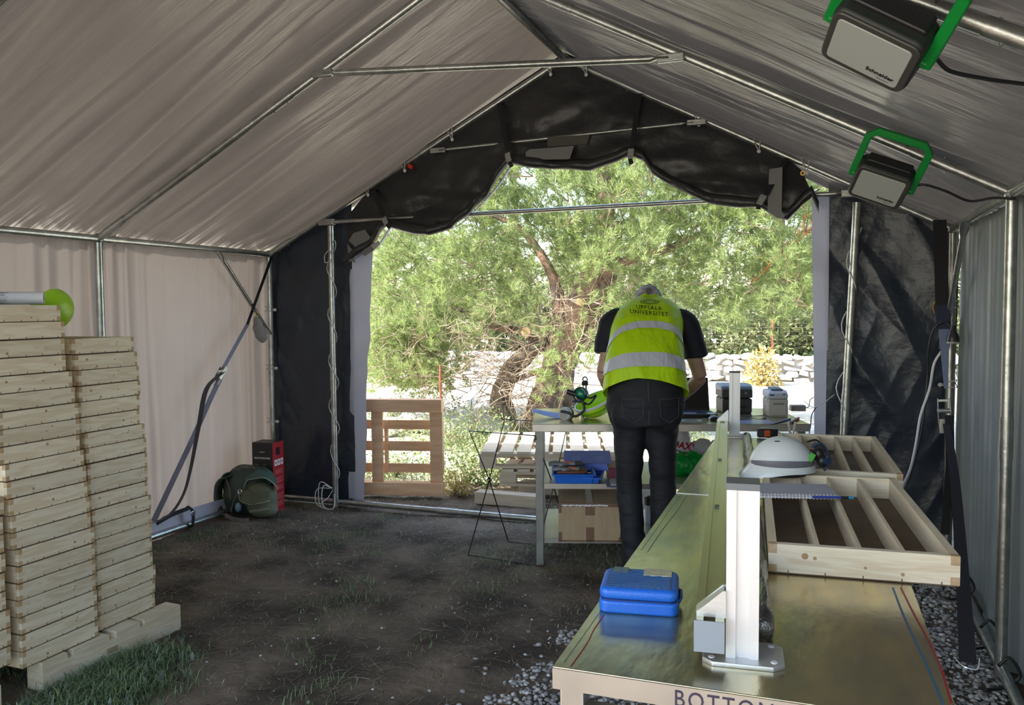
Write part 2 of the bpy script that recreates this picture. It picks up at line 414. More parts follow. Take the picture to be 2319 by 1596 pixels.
for y in FR[:4]:
    for x, z in ((XL, HE), (XR, HE), (XM, RZ)):
        MB().ell((x, y, z), (.034, .036, .036)).build('corner_fitting', PIPE_M, tf, smooth=True, world=True)
pipe('tie_bar', (-3.84, 5.77, 2.33), (.14, 5.77, 2.345), .017, flat=.10)
pipe('tie_bar', (-2.78, 5.76, 2.83), (-.86, 5.76, 2.875), .014, flat=.08)
pipe('tie_bar', (-2.65, 4.02, 2.945), (-.72, 4.02, 2.81), .019, flat=.09)
pipe('door_post', (-3.763, 5.76, 0), (-3.763, 5.76, 2.30), PR*1.1, coup=(.46,))
pipe('door_post', (.085, 5.76, 0), (.175, 5.76, 2.28), PR*1.15, coup=(.42,))
for x, z in ((-3.80, 2.33), (.15, 2.34)): MB().box((x, 5.765, z), (.14, .05, .05)).build('clamp_bracket', PIPE_M, tf, bevel=.006, world=True)
for (x, z, y, sx) in ((-2.66, 2.945, 4.02, 1), (-.71, 2.81, 4.02, -1), (-2.79, 2.83, 5.76, 1), (-.84, 2.875, 5.76, -1)):
    MB().box((x, y, z), (.13, .028, .040)).build('clamp_bracket', PIPE_M, tf, bevel=.005, world=True)
pipe('corner_brace', (XL+.02, 5.14, HE-.01), (XL+.05, 5.72, 1.42), .017, flat=.10)
pipe('corner_brace', (XR-.02, 5.16, HE-.01), (XR-.05, 5.74, 1.35), .017, flat=.10)

# white ball bungee ties holding tarp to frame
def bungee(c, dirv=(0, 0, -1), where='', s=1.0, grp='white ball bungee ties on the gable'):
    c = Vector(c); d = Vector(dirv).normalized()*s
    t = thing('bungee_tie', 'white ball bungee tie '+where, 'tie', c, group=grp)
    MB().ell(d*.055, (.014, .014, .014), n=10, m=7).build('ball', WHITEPL_M, t, smooth=True)
    e = Vector((0, 1, 0)).cross(d).normalized()
    p = [Vector((0, .03, 0))-d*.035, e*.022-d*.03+Vector((0, -.025, 0)), d*.045, -e*.022-d*.03+Vector((0, -.025, 0)), Vector((0, .03, 0))-d*.035]
    MB().tube(bez(p, 5), .0035, 6).build('loop', WHITEROPE_M, t, smooth=True); return t
for px, py, w_ in ((735, 515, 'at the left foot of the gable rafter'), (832, 448, 'above the left black buckle strap'), (915, 392, 'beside the red tag on the left rafter'),
                   (1022, 318, 'above the short tie bar on the left rafter'), (1245, 175, 'just left of the ridge'), (1325, 165, 'just right of the ridge'),
                   (1580, 272, 'by the right end of the short tie bar'), (1716, 330, 'midway down the right rafter'), (1825, 387, 'at the brass eyelet of the flap corner')):
    p = ony(px, py, YA-.02); p.z = roofz(p.x); bungee(p, (.15, 0, -1), w_)
for px, py, w_ in ((612, 700, 'level with the grey pouch on the left corner post'), (606, 832, 'below the grey pouch on the left corner post'), (604, 952, 'above the extinguisher carton')):
    p = ony(px, py, YA-.02); bungee((XL, YA-.01, p.z), (1, 0, -.1), w_)
for px, py, w_ in ((2155, 690, 'beside the black plug on the right corner post'), (2158, 870, 'near the ratchet on the right corner post')):
    p = ony(px, py, YA-.02); bungee((XR, YA-.01, p.z), (-1, 0, -.1), w_)
p = ony(930, 377, YA-.03)
tag(MB().box(p, (.045, .03, .03), rot=Matrix.Rotation(.6, 3, 'Y')).build('red_tag', mat('red_tape', (.6, .02, .01), .5), bevel=.006), 'small red tag taped to the left gable rafter', 'tag')

# ------------------------------------------------------------------ rolled up door flap in the gable
fl_t = thing('door_flap', 'black tarp door flap rolled and strapped up under the gable', 'tent flap', (XM, YA, 2.4))
LOW = [(783, 600), (800, 590), (850, 560), (882, 512), (905, 520), (950, 530), (985, 533), (1030, 518), (1060, 492), (1100, 452), (1130, 415), (1160, 372), (1200, 380), (1260, 386), (1340, 386), (1400, 368), (1432, 355), (1460, 366), (1480, 395), (1520, 420), (1560, 440), (1610, 462), (1680, 470), (1722, 472), (1760, 495), (1785, 499), (1820, 462), (1855, 436)]
lowp = [ony(a, b, YA-.04) for a, b in LOW]; lx = [p.x for p in lowp]; lz = [p.z for p in lowp]
TOPX = [lx[0], -3.62, -3.50, -3.2, XM, -.35, -.16, lx[-1]]
TOPD = [.12, .10, .04, -.04, -.045, -.04, .05, .25]     # drop of the flap's top edge below the rafter
def flap(u, v):
    x = lx[0]+(lx[-1]-lx[0])*u
    zt = np.where(x < XM, HE+(x-XL)*SLL, RZ-(x-XM)*SLR) - np.interp(x, TOPX, TOPD)
    zl = np.interp(x, lx, lz); zl = np.minimum(zl, zt-.03); H = zt-zl
    w_ = np.clip((v-.80)/.20, 0, 1)                  # last fifth wraps into a soft roll
    vv = np.clip(v/.80, 0, 1); z = zt-(H-.03)*vv
    a = w_*PI*1.6; rr = .035+.012*vnoise(x*5, v*0, 171)
    y = YA-.0-.055*vv + rr*0
    ridge = np.abs(vnoise(x*1.6+z*2.0, z*2.4-x*.6, 161))*.10 + vnoise(x*5+z*4, z*8-x*3, 162)*.035 + vnoise(x*13, z*16, 163)*.012 + vnoise(x*1.2, z*14+x*2, 164)*.045*vv
    y = y - ridge*(.15+.85*vv) + .01
    y = y - np.where(w_ > 0, rr*(1-np.cos(a))*1.0, 0); z = z - np.where(w_ > 0, rr*np.sin(a), 0)
    return x+0*z, y, z
grid('tarp', flap, 330, 96, mat('flap_tarp', (.017, .018, .020), .38, col2=(.026, .026, .027), scale=3, bump=.5, bscale=5, bdist=.04), fl_t).data.transform(wm(fl_t).inverted())
# pale underside edge showing along the lower hem
hem = [(p.x, p.y+.075, p.z+.034) for p in lowp]
MB().strip(bez(hem, 3), (0, 1, .3), .06, .004).build('pale_hem', LAV_M, fl_t, smooth=True, world=True)
GP_M = mat('grey_patch', (.16, .16, .16), .5)
def patch(pts, name='grey_patch', m=GP_M, yoff=-.14):
    q = [ony(a, b, YA+yoff) for a, b in pts]; n = len(q)
    MB().add(q + [p+Vector((0, .004, 0)) for p in q], [tuple(range(n))[::-1], tuple(range(n, 2*n))] + [(k, (k+1) % n, (k+1) % n+n, k+n) for k in range(n)]).build(name, m, fl_t, world=True)
patch([(1190, 345), (1200, 338), (1300, 330), (1290, 360), (1192, 362)])
patch([(1240, 310), (1335, 305), (1330, 326), (1240, 333)], yoff=-.08, m=mat('olive_patch', (.06, .06, .045), .5))
patch([(1742, 383), (1772, 378), (1770, 478), (1778, 488), (1772, 496), (1738, 478)])
patch([(800, 528), (826, 520), (856, 560), (826, 580), (790, 545)], yoff=-.13)
patch([(786, 552), (800, 568), (805, 595), (790, 590)], yoff=-.11)
patch([(840, 556), (856, 545), (862, 552), (848, 566)], yoff=-.15, m=CHROME_M)
for a, b, bx in (((1130, 234), (1150, 342), (1150, 352)), ((1448, 214), (1431, 335), (1429, 343)), ((846, 432), (868, 487), (871, 497)), ((1780, 362), (1735, 440), (1727, 448))):
    A = ony(*a, YA-.06); B = ony(*b, YA-.17); Cc = ony(*bx, YA-.175)
    MB().strip([A+Vector((0, .06, .02)), A, B], (1, 0, 0), .034, .003).build('hanging_strap', BLKSTRAP_M, fl_t, world=True)
    d = (B-A).normalized(); s_ = Vector((0, 1, 0)).cross(d).normalized(); M = Matrix((s_, d, s_.cross(d))).transposed()
    bk = MB(); bk.box(Cc, (.042, .040, .014), rot=M).box(Cc+d*.038, (.034, .03, .012), rot=M)
    for e in (-1, 1): bk.box(Cc+d*.028+s_*e*.018, (.006, .03, .014), rot=M)
    bk.build('buckle', GREYPL_M, fl_t, bevel=.003, world=True)
    MB().strip([Cc+d*.05, Cc+d*.09+Vector((.01, .02, 0))], s_, .03, .003).build('strap_tail', BLKSTRAP_M, fl_t, world=True)
p = ony(1818, 392, YA-.12); MB().lathe([(.008, 0), (.016, 0), (.016, .004), (.008, .004)], p, (0, -1, 0), 14, ring=True).build('brass_eyelet', mat('brass', (.6, .42, .12), .3, 1), fl_t, world=True)

# ================================================================== OUTDOORS
NEED_M = mat('pine_needles', (.2, .3, .08), .55, island=[(.17, .22, .07), (.32, .38, .11), (.46, .50, .18), (.60, .62, .28), (.36, .44, .18)], trans=.45)
NEED2_M = mat('far_needles', (.2, .3, .08), .6, island=[(.10, .14, .06), (.20, .25, .10), (.34, .38, .18)], trans=.35)
def tufts(C, D, S, nn, wid, rng):                   # brushes of pine needles: C centres, D directions, S lengths
    n = len(C); D = D/np.linalg.norm(D, axis=1, keepdims=True)
    C = np.repeat(C, nn, 0); Dn = np.repeat(D, nn, 0); S = np.repeat(S, nn)
    R = rng.normal(size=(n*nn, 3)); R -= (R*Dn).sum(1, keepdims=True)*Dn; R /= np.linalg.norm(R, axis=1, keepdims=True)
    t = rng.random(n*nn); spread = .35+.75*(1-t)
    nd = Dn + R*spread[:, None]; nd /= np.linalg.norm(nd, axis=1, keepdims=True)
    base = C + Dn*(t*S*1.1)[:, None]; tip = base + nd*(S*(.7+.5*rng.random(n*nn)))[:, None]
    side = np.cross(nd, rng.normal(size=(n*nn, 3))); side /= np.linalg.norm(side, axis=1, keepdims=True); side *= (wid*S)[:, None]
    V = np.stack([base-side, base+side, tip], 1).reshape(-1, 3); F = np.arange(n*nn*3).reshape(-1, 3)
    return V, F
def crown(lumps, per, spread, size, rng, nn=22, wid=.045, hub=None):
    Cs, Ds, Ss = [], [], []; tw = MB()
    for c, out in lumps:
        c = np.array(c); out = np.array(out); out = out/np.linalg.norm(out)
        k = int(per*rng.uniform(.6, 1.4)); sub = max(2, k//9)
        for _ in range(sub):
            d = out + rng.normal(size=3)*.55; d[2] += .25; d /= np.linalg.norm(d); ln = spread*rng.uniform(.5, 1.2); st = c - out*spread*.4
            en = st + d*ln
            if rng.random() < .5: tw.tube([st, (st+en)/2+rng.normal(size=3)*.02, en], [.010, .007, .004], 4, caps=False)
            q = 9; ts = rng.uniform(.25, 1.08, q); p = st + d*ts[:, None]*ln + rng.normal(size=(q, 3))*spread*.13
            dd = d + rng.normal(size=(q, 3))*.55; dd[:, 2] += .25
            Cs.append(p); Ds.append(dd); Ss.append(size*rng.uniform(.7, 1.25, q))
    C, D, S = np.concatenate(Cs), np.concatenate(Ds), np.concatenate(Ss)
    return tufts(C, D, S, nn, wid, rng) + (tw,)
def limb(name, pts, rs, parent, m=BARK_M, n=10):
    pts = bez(pts, 5); rr = list(np.interp(np.linspace(0, 1, len(pts)), np.linspace(0, 1, len(rs)), rs))
    pts = [p+Vector((random.uniform(-1, 1), random.uniform(-1, 1), 0))*rr[i]*.12 for i, p in enumerate(pts)]
    return MB().tube(pts, rr, n).build(name, m, parent, smooth=True, world=True)
def twigs(parent, starts, ln, depth, name='dead_twigs', m=TWIG_M, r=.006, droop=.0):
    mb = MB()
    def go(p, d, l, r, k):
        q = [p]
        for _ in range(3):
            d = (d+Vector((random.gauss(0, .28), random.gauss(0, .28), random.gauss(-droop, .28)))).normalized(); q.append(q[-1]+d*l/3)
        mb.tube(q, [r, r*.85, r*.7, r*.5], 4, caps=False)
        if k > 0:
            for _ in range(random.choice((2, 3))):
                s = random.choice(q[1:]); go(s, (d+Vector((random.gauss(0, .8), random.gauss(0, .8), random.gauss(0, .8)))).normalized(), l*.62, r*.62, k-1)
    for p, d in starts: go(Vector(p), Vector(d).normalized(), ln, r, depth)
    o = mb.build(name, m, parent, world=True); o['kind'] = 'stuff'; return o
rg = np.random.default_rng(21)
# main old pine straight behind the doorway
Yt = 10.2
T1 = onz(1225, 985)
pine = thing('pine_tree', 'big leaning pine with reddish trunk and sawn stub, behind the bending person', 'tree', (T1.x, T1.y, 0))
A = lambda px, py, y=Yt: ony(px, py, y)
limb('trunk', [(T1.x, T1.y, -.1), A(1243, 900), A(1270, 800), A(1302, 715), A(1328, 655), A(1362, 570), A(1372, 450), A(1352, 300)], [.30, .22, .20, .19, .18, .12, .10, .06], pine, n=16)
limb('limb', [A(1288, 775), A(1268, 715), A(1262, 665), A(1240, 600), A(1180, 520), A(1100, 480)], [.12, .085, .08, .06, .045, .03], pine)
limb('limb', [A(1262, 800), A(1215, 775), A(1185, 750), A(1120, 740), A(1040, 700), A(960, 690)], [.09, .07, .055, .04, .03, .02], pine)
limb('limb', [A(1340, 640), A(1420, 590), A(1520, 560), A(1650, 500)], [.09, .06, .045, .03], pine)
limb('limb', [A(1250, 830), A(1170, 860), A(1120, 900)], [.05, .035, .02], pine)
for q, r_, d in ((A(1314, 684, Yt-.20), .046, (-.1, -1, .1)), (A(1191, 752, Yt-.12), .06, (.35, -1, .2)), (A(1303, 735, Yt-.2), .018, (0, -1, 0))):
    MB().lathe([(r_, -.10), (r_, .05), (r_*.96, .055)], q, d, 14).build('sawn_stub', mat('sawn_wood', (.80, .45, .18), .6, col2=(.9, .6, .3), scale=30), pine, world=True)
lumps = []
cc = np.array([-2.4, 10.9, 3.0])
for _ in range(1000):
    py_ = rg.uniform(250, 800); px_ = rg.uniform(720, 1960); y = rg.uniform(9.3, 12.2)
    if py_ > 720 and 1000 < px_ < 1250 and rg.random() < .7: continue
    if py_ > 640 and 1235 < px_ < 1400 and rg.random() < .9: continue
    if py_ > 640 and 1270 < px_ < 1370 and y < 10.3: continue
    if py_ > 700 and px_ > 1560: continue
    p = np.array(ony(px_, py_, y)); lumps.append((p, (p-cc)*np.array([1, .8, 1])+np.array([0, -1.2, .6])))
for _ in range(90):
    p = np.array(ony(rg.uniform(850, 1830), rg.uniform(380, 640), rg.uniform(8.9, 9.6))); lumps.append((p, np.array([rg.normal()*.6, -.8, .5])))
for px_, py_ in ((1300, 790), (1330, 830), (1240, 860), (1275, 900), (860, 850), (900, 880), (950, 870), (1000, 880), (880, 720), (930, 740), (870, 690), (1400, 760), (1390, 700), (1220, 740), (1290, 745), (1040, 850), (860, 770), (940, 790), (845, 640), (850, 700), (890, 640), (1230, 700), (1100, 690), (1160, 700), (1080, 760), (1010, 770), (980, 830), (1010, 720), (1420, 690), (1440, 640), (1600, 640), (1650, 690), (1750, 700), (1800, 680), (1700, 650), (1620, 720)):
    p = np.array(ony(px_, py_, rg.uniform(8.6, 9.6))); lumps.append((p, np.array([rg.normal()*.5, -1, .1])))
for _ in range(110):
    p = np.array(ony(rg.uniform(800, 1900), rg.uniform(230, 470), rg.uniform(10.5, 13))); lumps.append((p, np.array([rg.normal()*.5, -1, .6])))
for _ in range(90):
    p = np.array(ony(rg.uniform(820, 1010), rg.uniform(740, 880), rg.uniform(8.8, 10.5))); lumps.append((p, np.array([rg.normal()*.6, -1, .2])))
for _ in range(50):                                 # crown above the frame
    p = cc+np.array([rg.uniform(-3.6, 4.2), rg.uniform(-1.6, 2.2), rg.uniform(1.0, 3.0)]); lumps.append((p, p-cc+np.array([0, 0, .8])))
V, F, tw = crown(lumps, 27, .40, .088, rg, nn=20, wid=.042)
n_ = np_mesh('needles', V, F, NEED_M); n_.parent = pine; n_.data.transform(wm(pine).inverted()); n_['kind'] = 'stuff'
tw.build('twigs', TWIG_M, pine, world=True)['kind'] = 'stuff'
st = []
for _ in range(60):
    px_ = random.uniform(980, 1260); py_ = random.uniform(740, 900); st.append((A(px_, py_, random.uniform(8.8, 10.5)), (random.gauss(-.4, .6), random.gauss(-.6, .3), random.gauss(-.2, .5))))
for _ in range(26): st.append((A(random.uniform(1200, 1400), random.uniform(640, 800), random.uniform(9.3, 9.9)), (random.gauss(.3, .7), -.5, random.gauss(-.2, .5))))
for _ in range(20): st.append((A(random.uniform(850, 980), random.uniform(720, 840), random.uniform(8.8, 10.5)), (random.gauss(.3, .7), -.5, random.gauss(-.2, .5))))
twigs(pine, st, .55, 3)
twigs(pine, [(A(x, y_, 9.6), (1, -.3, .6)) for x, y_ in ((1700, 640), (1745, 590), (1790, 560))], .5, 2, 'rusty_dead_twigs', mat('rust_twig', (.42, .13, .04), .8), r=.014)
# two darker trunks next to it
p2 = onz(1282, 965); q2 = thing('pine_tree', 'darker upright pine trunk close behind the leaning reddish pine', 'tree', (p2.x, p2.y+.6, 0))
limb('trunk', [(p2.x, p2.y+.6, -.1), A(1278, 880, 10.9), A(1292, 800, 10.9), A(1330, 730, 10.9), A(1380, 640, 10.9), A(1400, 500, 10.9)], [.20, .15, .14, .12, .10, .07], q2, mat('dark_bark', (.07, .05, .04), .9, col2=(.17, .13, .10), scale=6, stretch=(2, 2, .6), bump=1, bscale=16))
p3 = onz(1142, 975); q3 = thing('pine_tree', 'short dark trunk with dead twigs, behind the wooden pallets', 'tree', (p3.x, p3.y, 0))
limb('trunk', [(p3.x, p3.y, -.1), A(1136, 905), A(1150, 850), A(1195, 800), A(1240, 770)], [.24, .15, .13, .12, .1], q3, MATS['dark_bark'])
twigs(q3, [(A(random.uniform(1100, 1180), random.uniform(850, 920), 9.7), (random.gauss(0, 1), -.6, random.gauss(0, .8))) for _ in range(22)], .5, 3)
# trees beyond the stone wall
def far_tree(x, y, h, rad, label, k, seed, low=.25, m=NEED2_M):
    r_ = np.random.default_rng(seed); t = thing('pine_tree', label, 'tree', (x, y, 0))
    limb('trunk', [(x, y, -.1), (x+.1, y, h*.5), (x-.1, y, h*.92)], [.16, .12, .03], t, MATS['dark_bark'])
    lm = []
    for _ in range(k):
        a = r_.uniform(0, 2*PI); zz = r_.uniform(low, 1)*h; rr = rad*math.sqrt(r_.random())*(1.05-.75*max(0, (zz/h-.35)))
        p = np.array([x+rr*math.cos(a), y+rr*math.sin(a), zz]); lm.append((p, np.array([math.cos(a), math.sin(a), .4])))
    V, F, tw = crown(lm, 18, .8, .20, r_, nn=15, wid=.05)
    o = np_mesh('needles', V, F, m); o.parent = t; o.data.transform(wm(t).inverted()); o['kind'] = 'stuff'
for i, (x, y, h, rad, lab) in enumerate(((-14, 22, 8, 3.2, 'far pine seen low through the gap beside the left door strip'), (-9.5, 25, 9, 3.4, 'far pine behind the upright wooden pallet'),
        (-5.2, 23, 8.5, 3.2, 'far pine behind the dead twigs left of the leaning trunk'), (-1.2, 21.5, 8, 3.0, 'far pine straight behind the bending person'),
        (2.6, 22.5, 8.5, 3.2, 'far pine above the dry stone wall and wire fence'), (7, 25, 9, 3.6, 'far pine beyond the right door strip'))):
    far_tree(x, y, h, rad, lab, 120, 40+i, low=.12 if i in (3, 4, 5) else .2)
def leafy(name, label, cat, c, rad, n, size, m, seed, group=None, kind='stuff'):
    r_ = np.random.default_rng(seed); P = r_.normal(size=(n, 3)); P /= np.linalg.norm(P, axis=1, keepdims=True); P *= (r_.random(n)**.45)[:, None]; P[:, 2] = np.abs(P[:, 2])
    P = P*np.array(rad); Nn = r_.normal(size=(n, 3)); Nn[:, 2] += .8; Nn /= np.linalg.norm(Nn, axis=1, keepdims=True)
    X = np.cross(Nn, r_.normal(size=(n, 3))); X /= np.linalg.norm(X, axis=1, keepdims=True); Y = np.cross(Nn, X); s = size*r_.uniform(.5, 1.3, n)[:, None]
    V = np.stack([P-X*s, P+Y*s*.5, P+X*s, P-Y*s*.5], 1).reshape(-1, 3); F = np.arange(4*n).reshape(-1, 4)
    t = thing(name, label, cat, c, group=group); o = np_mesh('foliage', V, F, m, t); o['kind'] = 'stuff'
    mb = MB()
    for _ in range(14):
        q = P[r_.integers(n)]; mb.tube([(0, 0, 0), q*.5+r_.normal(size=3)*.03, q], [.008, .006, .003], 4, caps=False)
    mb.build('stems', TWIG_M, t)['kind'] = 'stuff'; return t
WEED_M = mat('weed_leaves', (.3, .4, .2), .6, island=[(.16, .22, .10), (.33, .38, .22), (.50, .52, .38), (.30, .36, .14)], trans=.25)
DRY_M = mat('dry_leaves', (.5, .4, .15), .7, island=[(.30, .24, .08), (.52, .42, .16), (.65, .52, .20)], trans=.2)
DGRN_M = mat('shrub_leaves', (.1, .14, .05), .6, island=[(.05, .08, .03), (.11, .14, .05), (.20, .22, .09)], trans=.2)
p = onz(1738, 858); leafy('dry_shrub', 'yellowish dry bush growing against the white stone wall', 'bush', (p.x, 17.6, 0), (.42, .3, .85), 900, .05, DRY_M, 3)
for i, (px_, py_, rx, rz, nn_, lab, m) in enumerate(((1060, 1095, .40, .45, 700, 'pale leafy weed clump between upright and flat pallets', WEED_M), (1120, 1070, .45, .40, 600, 'pale weeds just behind the flat pallet stack', WEED_M),
        (900, 1075, .5, .30, 600, 'low weeds seen through the upright pallet', WEED_M), (1035, 1120, .16, .22, 160, 'small brown dock plant at the corner of the upright pallet', DRY_M),
        (1000, 1010, .6, .42, 700, 'grey green weeds behind the right end of the upright pallet', WEED_M), (1560, 1010, .35, .40, 400, 'green weeds seen beyond the plastic carrier bags', WEED_M), (1180, 985, .6, .35, 500, 'weeds at the foot of the dark short trunk', WEED_M), (870, 975, .8, .5, 800, 'tall weeds behind the left half of the upright pallet', WEED_M), (960, 950, .8, .5, 800, 'tall weeds around the barbed wire stake', DGRN_M), (1080, 1010, .6, .5, 700, 'grey weeds between the stake and the short dark trunk', WEED_M), (1340, 985, .7, .4, 600, 'weeds behind the lime helmet and bottle', WEED_M))):
    p = onz(px_, py_); leafy('weed_clump', lab, 'plant', p, (rx, rx*.7, rz), int(nn_*2.2), .020, m, 60+i)
for i, (x, y, rx, rz, lab) in enumerate(((-1.0, 19.8, 1.5, 1.9, 'dark shrub behind the fence, left of the rusty fence post'), (1.6, 20.2, 1.7, 1.8, 'dark shrub behind the fence near the right door strip'), (-4.8, 20.0, 1.6, 1.6, 'dark shrub behind the stone wall, left of the person'))):
    leafy('green_shrub', lab, 'bush', (x, y, 0), (rx, .8, rz), 4200, .075, DGRN_M, 80+i)

for i, (x, lab) in enumerate(((-13, 'hazy shrub row, section far behind the left door strip'), (-9, 'hazy shrub row, section behind the upright pallet'), (-5, 'hazy shrub row, section behind the leaning trunk'), (-1, 'hazy shrub row, section behind the bending person'), (3, 'hazy shrub row, section above the stone wall'), (7, 'hazy shrub row, section hidden by the right tarp'))):
    leafy('far_shrub', lab, 'bush', (x, 25.5, 0), (2.6, 1.0, 3.2), 3600, .13, NEED2_M, 180+i)
# stones
def hull(r_, flat=.55):
    b = bmesh.new()
    for _ in range(15):
        v = Vector(r_.normal(size=3)).normalized(); v = Vector((math.copysign(abs(v.x)**.6, v.x), math.copysign(abs(v.y)**.6, v.y), math.copysign(abs(v.z)**.5, v.z)*flat))*.5; b.verts.new(v)
    bmesh.ops.convex_hull(b, input=b.verts); me = bpy.data.meshes.new('stone')
    bmesh.ops.delete(b, geom=[v for v in b.verts if not v.link_faces], context='VERTS'); b.to_mesh(me); b.free(); return me
STONE_M = mat('limestone', (.56, .54, .52), .9, col2=(.72, .70, .68), scale=3, bump=.5, bscale=12, objrand=.12)
rs = np.random.default_rng(5); HULLS = [hull(rs) for _ in range(8)]
for h_ in HULLS: h_.materials.append(STONE_M)
dsw = thing('dry_stone_wall', 'low white dry stone wall running behind the trees and road', 'stone wall', (-5, 18.6, 0))
def stone(name, p, s, parent=None, rz=None):
    o = bpy.data.objects.new(name, HULLS[rs.integers(8)]); COL.objects.link(o); o.location = p; o.scale = s; o.rotation_euler = (rs.normal()*.15, rs.normal()*.15, rs.uniform(-.3, .3) if rz is None else rz)
    if parent: o.parent = parent
    return o
for row in range(5):
    x = -13.0+rs.uniform(0, .2)
    while x < 2.3:
        wd = rs.uniform(.18, .40); 
        if x < -2.9: wd *= 1.5
        stone('stone', (x+wd/2+5, rs.normal()*.05, .06+row*.115+rs.normal()*.012), (wd*1.12, .42, rs.uniform(.20, .27)), dsw, 0)
        x += wd
MB().bb(-8, 7.3, -.02, .12, -.05, .55).build('core', mat('wall_core', (.42, .40, .38), .95), dsw)
for i in range(46):
    px_ = rs.uniform(830, 1215); py_ = rs.uniform(905, 985); p = onz(px_, py_); s = rs.uniform(.22, .55)
    sz = 'small' if s < .33 else ('medium' if s < .44 else 'large'); wh_ = 'behind the upright pallet' if px_ < 1010 else ('between the rusty stake and the short dark trunk' if px_ < 1130 else 'between the short dark trunk and the leaning pine')
    tag(stone('limestone_rock', (p.x, p.y, s*.16), (s, s*.8, s*.8)), sz+' pale limestone rock '+wh_, 'rock', sz+' limestone rocks '+wh_)
for i, (px_, py_, s, lab) in enumerate(((1378, 1010, .40, 'whitish boulder seen between the table leg and the person'), (1395, 1040, .32, 'grey mossy stone behind the blue ring binder'), (1070, 945, .5, 'grey boulder left of the short dark trunk'))):
    p = onz(px_, py_+25); tag(stone('boulder', (p.x, p.y, s*.2), (s, s*.8, s)), lab, 'rock')
# wire fence behind the wall and rusty post near the pallet
RUST_M = mat('rusty_iron', (.28, .08, .04), .8)
WIRE_M = mat('wire', (.13, .09, .07), .7)
fn_ = thing('wire_fence', 'rusty wire mesh fence behind the white stone wall', 'fence', (-.5, 19.2, 0))
m_ = MB()
for k in range(8): m_.tube([(-6.5, 0, .7+k*.09), (4, 0, .7+k*.09)], .0025, 4, caps=False)
for k in range(70): m_.tube([(-6.5+k*.15, 0, .68), (-6.5+k*.15, 0, 1.33)], .0018, 4, caps=False)
m_.build('wire_mesh', WIRE_M, fn_)['kind'] = 'stuff'
for x in (-5.3, -2.9, -.62, 1.7): MB().box((x, .02, .7), (.05, .03, 1.45)).build('post', RUST_M, fn_)
p = ony(998, 905, 8.6)
f2 = thing('wire_fence', 'single rusty stake with barbed wire behind the upright pallet', 'fence', (p.x, 8.6, 0))
MB().tube([(0, 0, 0), (0, 0, p.z+.40)], .016, 8).build('post', RUST_M, f2)
w_ = MB(); w_.tube(bez([(0, 0, p.z+.27), (-.6, .3, p.z+.23), (-1.2, .6, p.z+.05)], 8), .005, 5); w_.tube(bez([(0, 0, p.z+.27), (.7, .6, p.z+.2), (1.6, 1.2, p.z+.1)], 8), .005, 5)
w_.build('barbed_wire', WIRE_M, f2)

# pallets
PAL_M = mat('orange_pallet_wood', (.66, .38, .22), .7, col2=(.78, .52, .32), scale=3, stretch=(1, 8, 8), bump=.4, bscale=20, objrand=.1)
PALG_M = mat('weathered_pallet_wood', (.46, .38, .28), .75, col2=(.60, .52, .40), scale=3, stretch=(1, 8, 8), bump=.4, bscale=20, objrand=.12)
pr = onz(1003, 1128); 
up = thing('wooden_pallet', 'orange wooden pallet standing upright outside the door opening', 'pallet', (pr.x, pr.y, 0), math.radians(14))
for nm, x0, x1, z0, z1, y0, y1 in (('board', -1.2, 0, .0, .11, -.02, .08), ('board', -1.2, 0, .72, .83, -.02, .08), ('board', -1.16, -.04, .18, .26, .08, .10), ('board', -1.16, -.04, .37, .455, .08, .10), ('board', -1.16, -.04, .56, .64, .08, .10),
        ('upright_board', -.11, .0, .11, .72, .01, .035), ('upright_board', -.62, -.52, .11, .72, -.005, .02), ('upright_board', -1.2, -1.09, .11, .72, .01, .035), ('block', -.10, 0, .18, .64, .04, .08), ('block', -.52, -.49, .18, .64, .04, .08)):
    MB().bb(x0, x1, y0, y1, z0+.02, z1+.02).build(nm, PAL_M, up, bevel=.004)
def flat_pallet(label, loc, rz, m, W=1.2, D=.8):
    t = thing('wooden_pallet', label, 'pallet', loc, rz)
    for k in range(8):
        x = (k+.5)*W/8; MB().bb(x-W/8*.38, x+W/8*.38, 0, D, .122, .144).build('top_board', m, t, bevel=.003)
    for y in (.06, D/2, D-.06): MB().bb(0, W, y-.05, y+.05, .10, .122).build('cross_board', m, t)
    for x in (.07, W/2, W-.07):
        for y in (.06, D/2, D-.06): MB().bb(x-.07, x+.07, y-.05, y+.05, .022, .10).build('block', m, t, bevel=.003)
    for y in (.06, D/2, D-.06): MB().bb(0, W, y-.05, y+.05, 0, .022).build('bottom_board', m, t)
    return t
c = onz(1085, 1022, .42); flat_pallet('weathered flat pallet on top of the pallet pile outside', (c.x, c.y, .275), .30, PALG_M, D=1.1)
flat_pallet('weathered flat pallet in the middle of the pallet pile outside', (c.x+.16, c.y+.05, .125), .22, PALG_M, W=1.1)
for i, (dx, dy, w2, lab) in enumerate(((.0, -.05, .55, 'loose grey board on the ground in front of the pallet pile'), (.25, .35, .9, 'thick timber lying under the pallet pile'), (.72, .02, .5, 'short timber offcut under the right end of the pallet pile'))):
    tag(MB().bb(-w2/2, w2/2, -.06, .06, 0, .10).build('timber_board', PALG_M, bevel=.004), lab, 'board').location = (c.x+dx+w2/2, c.y+dy, .025 if i else .0)

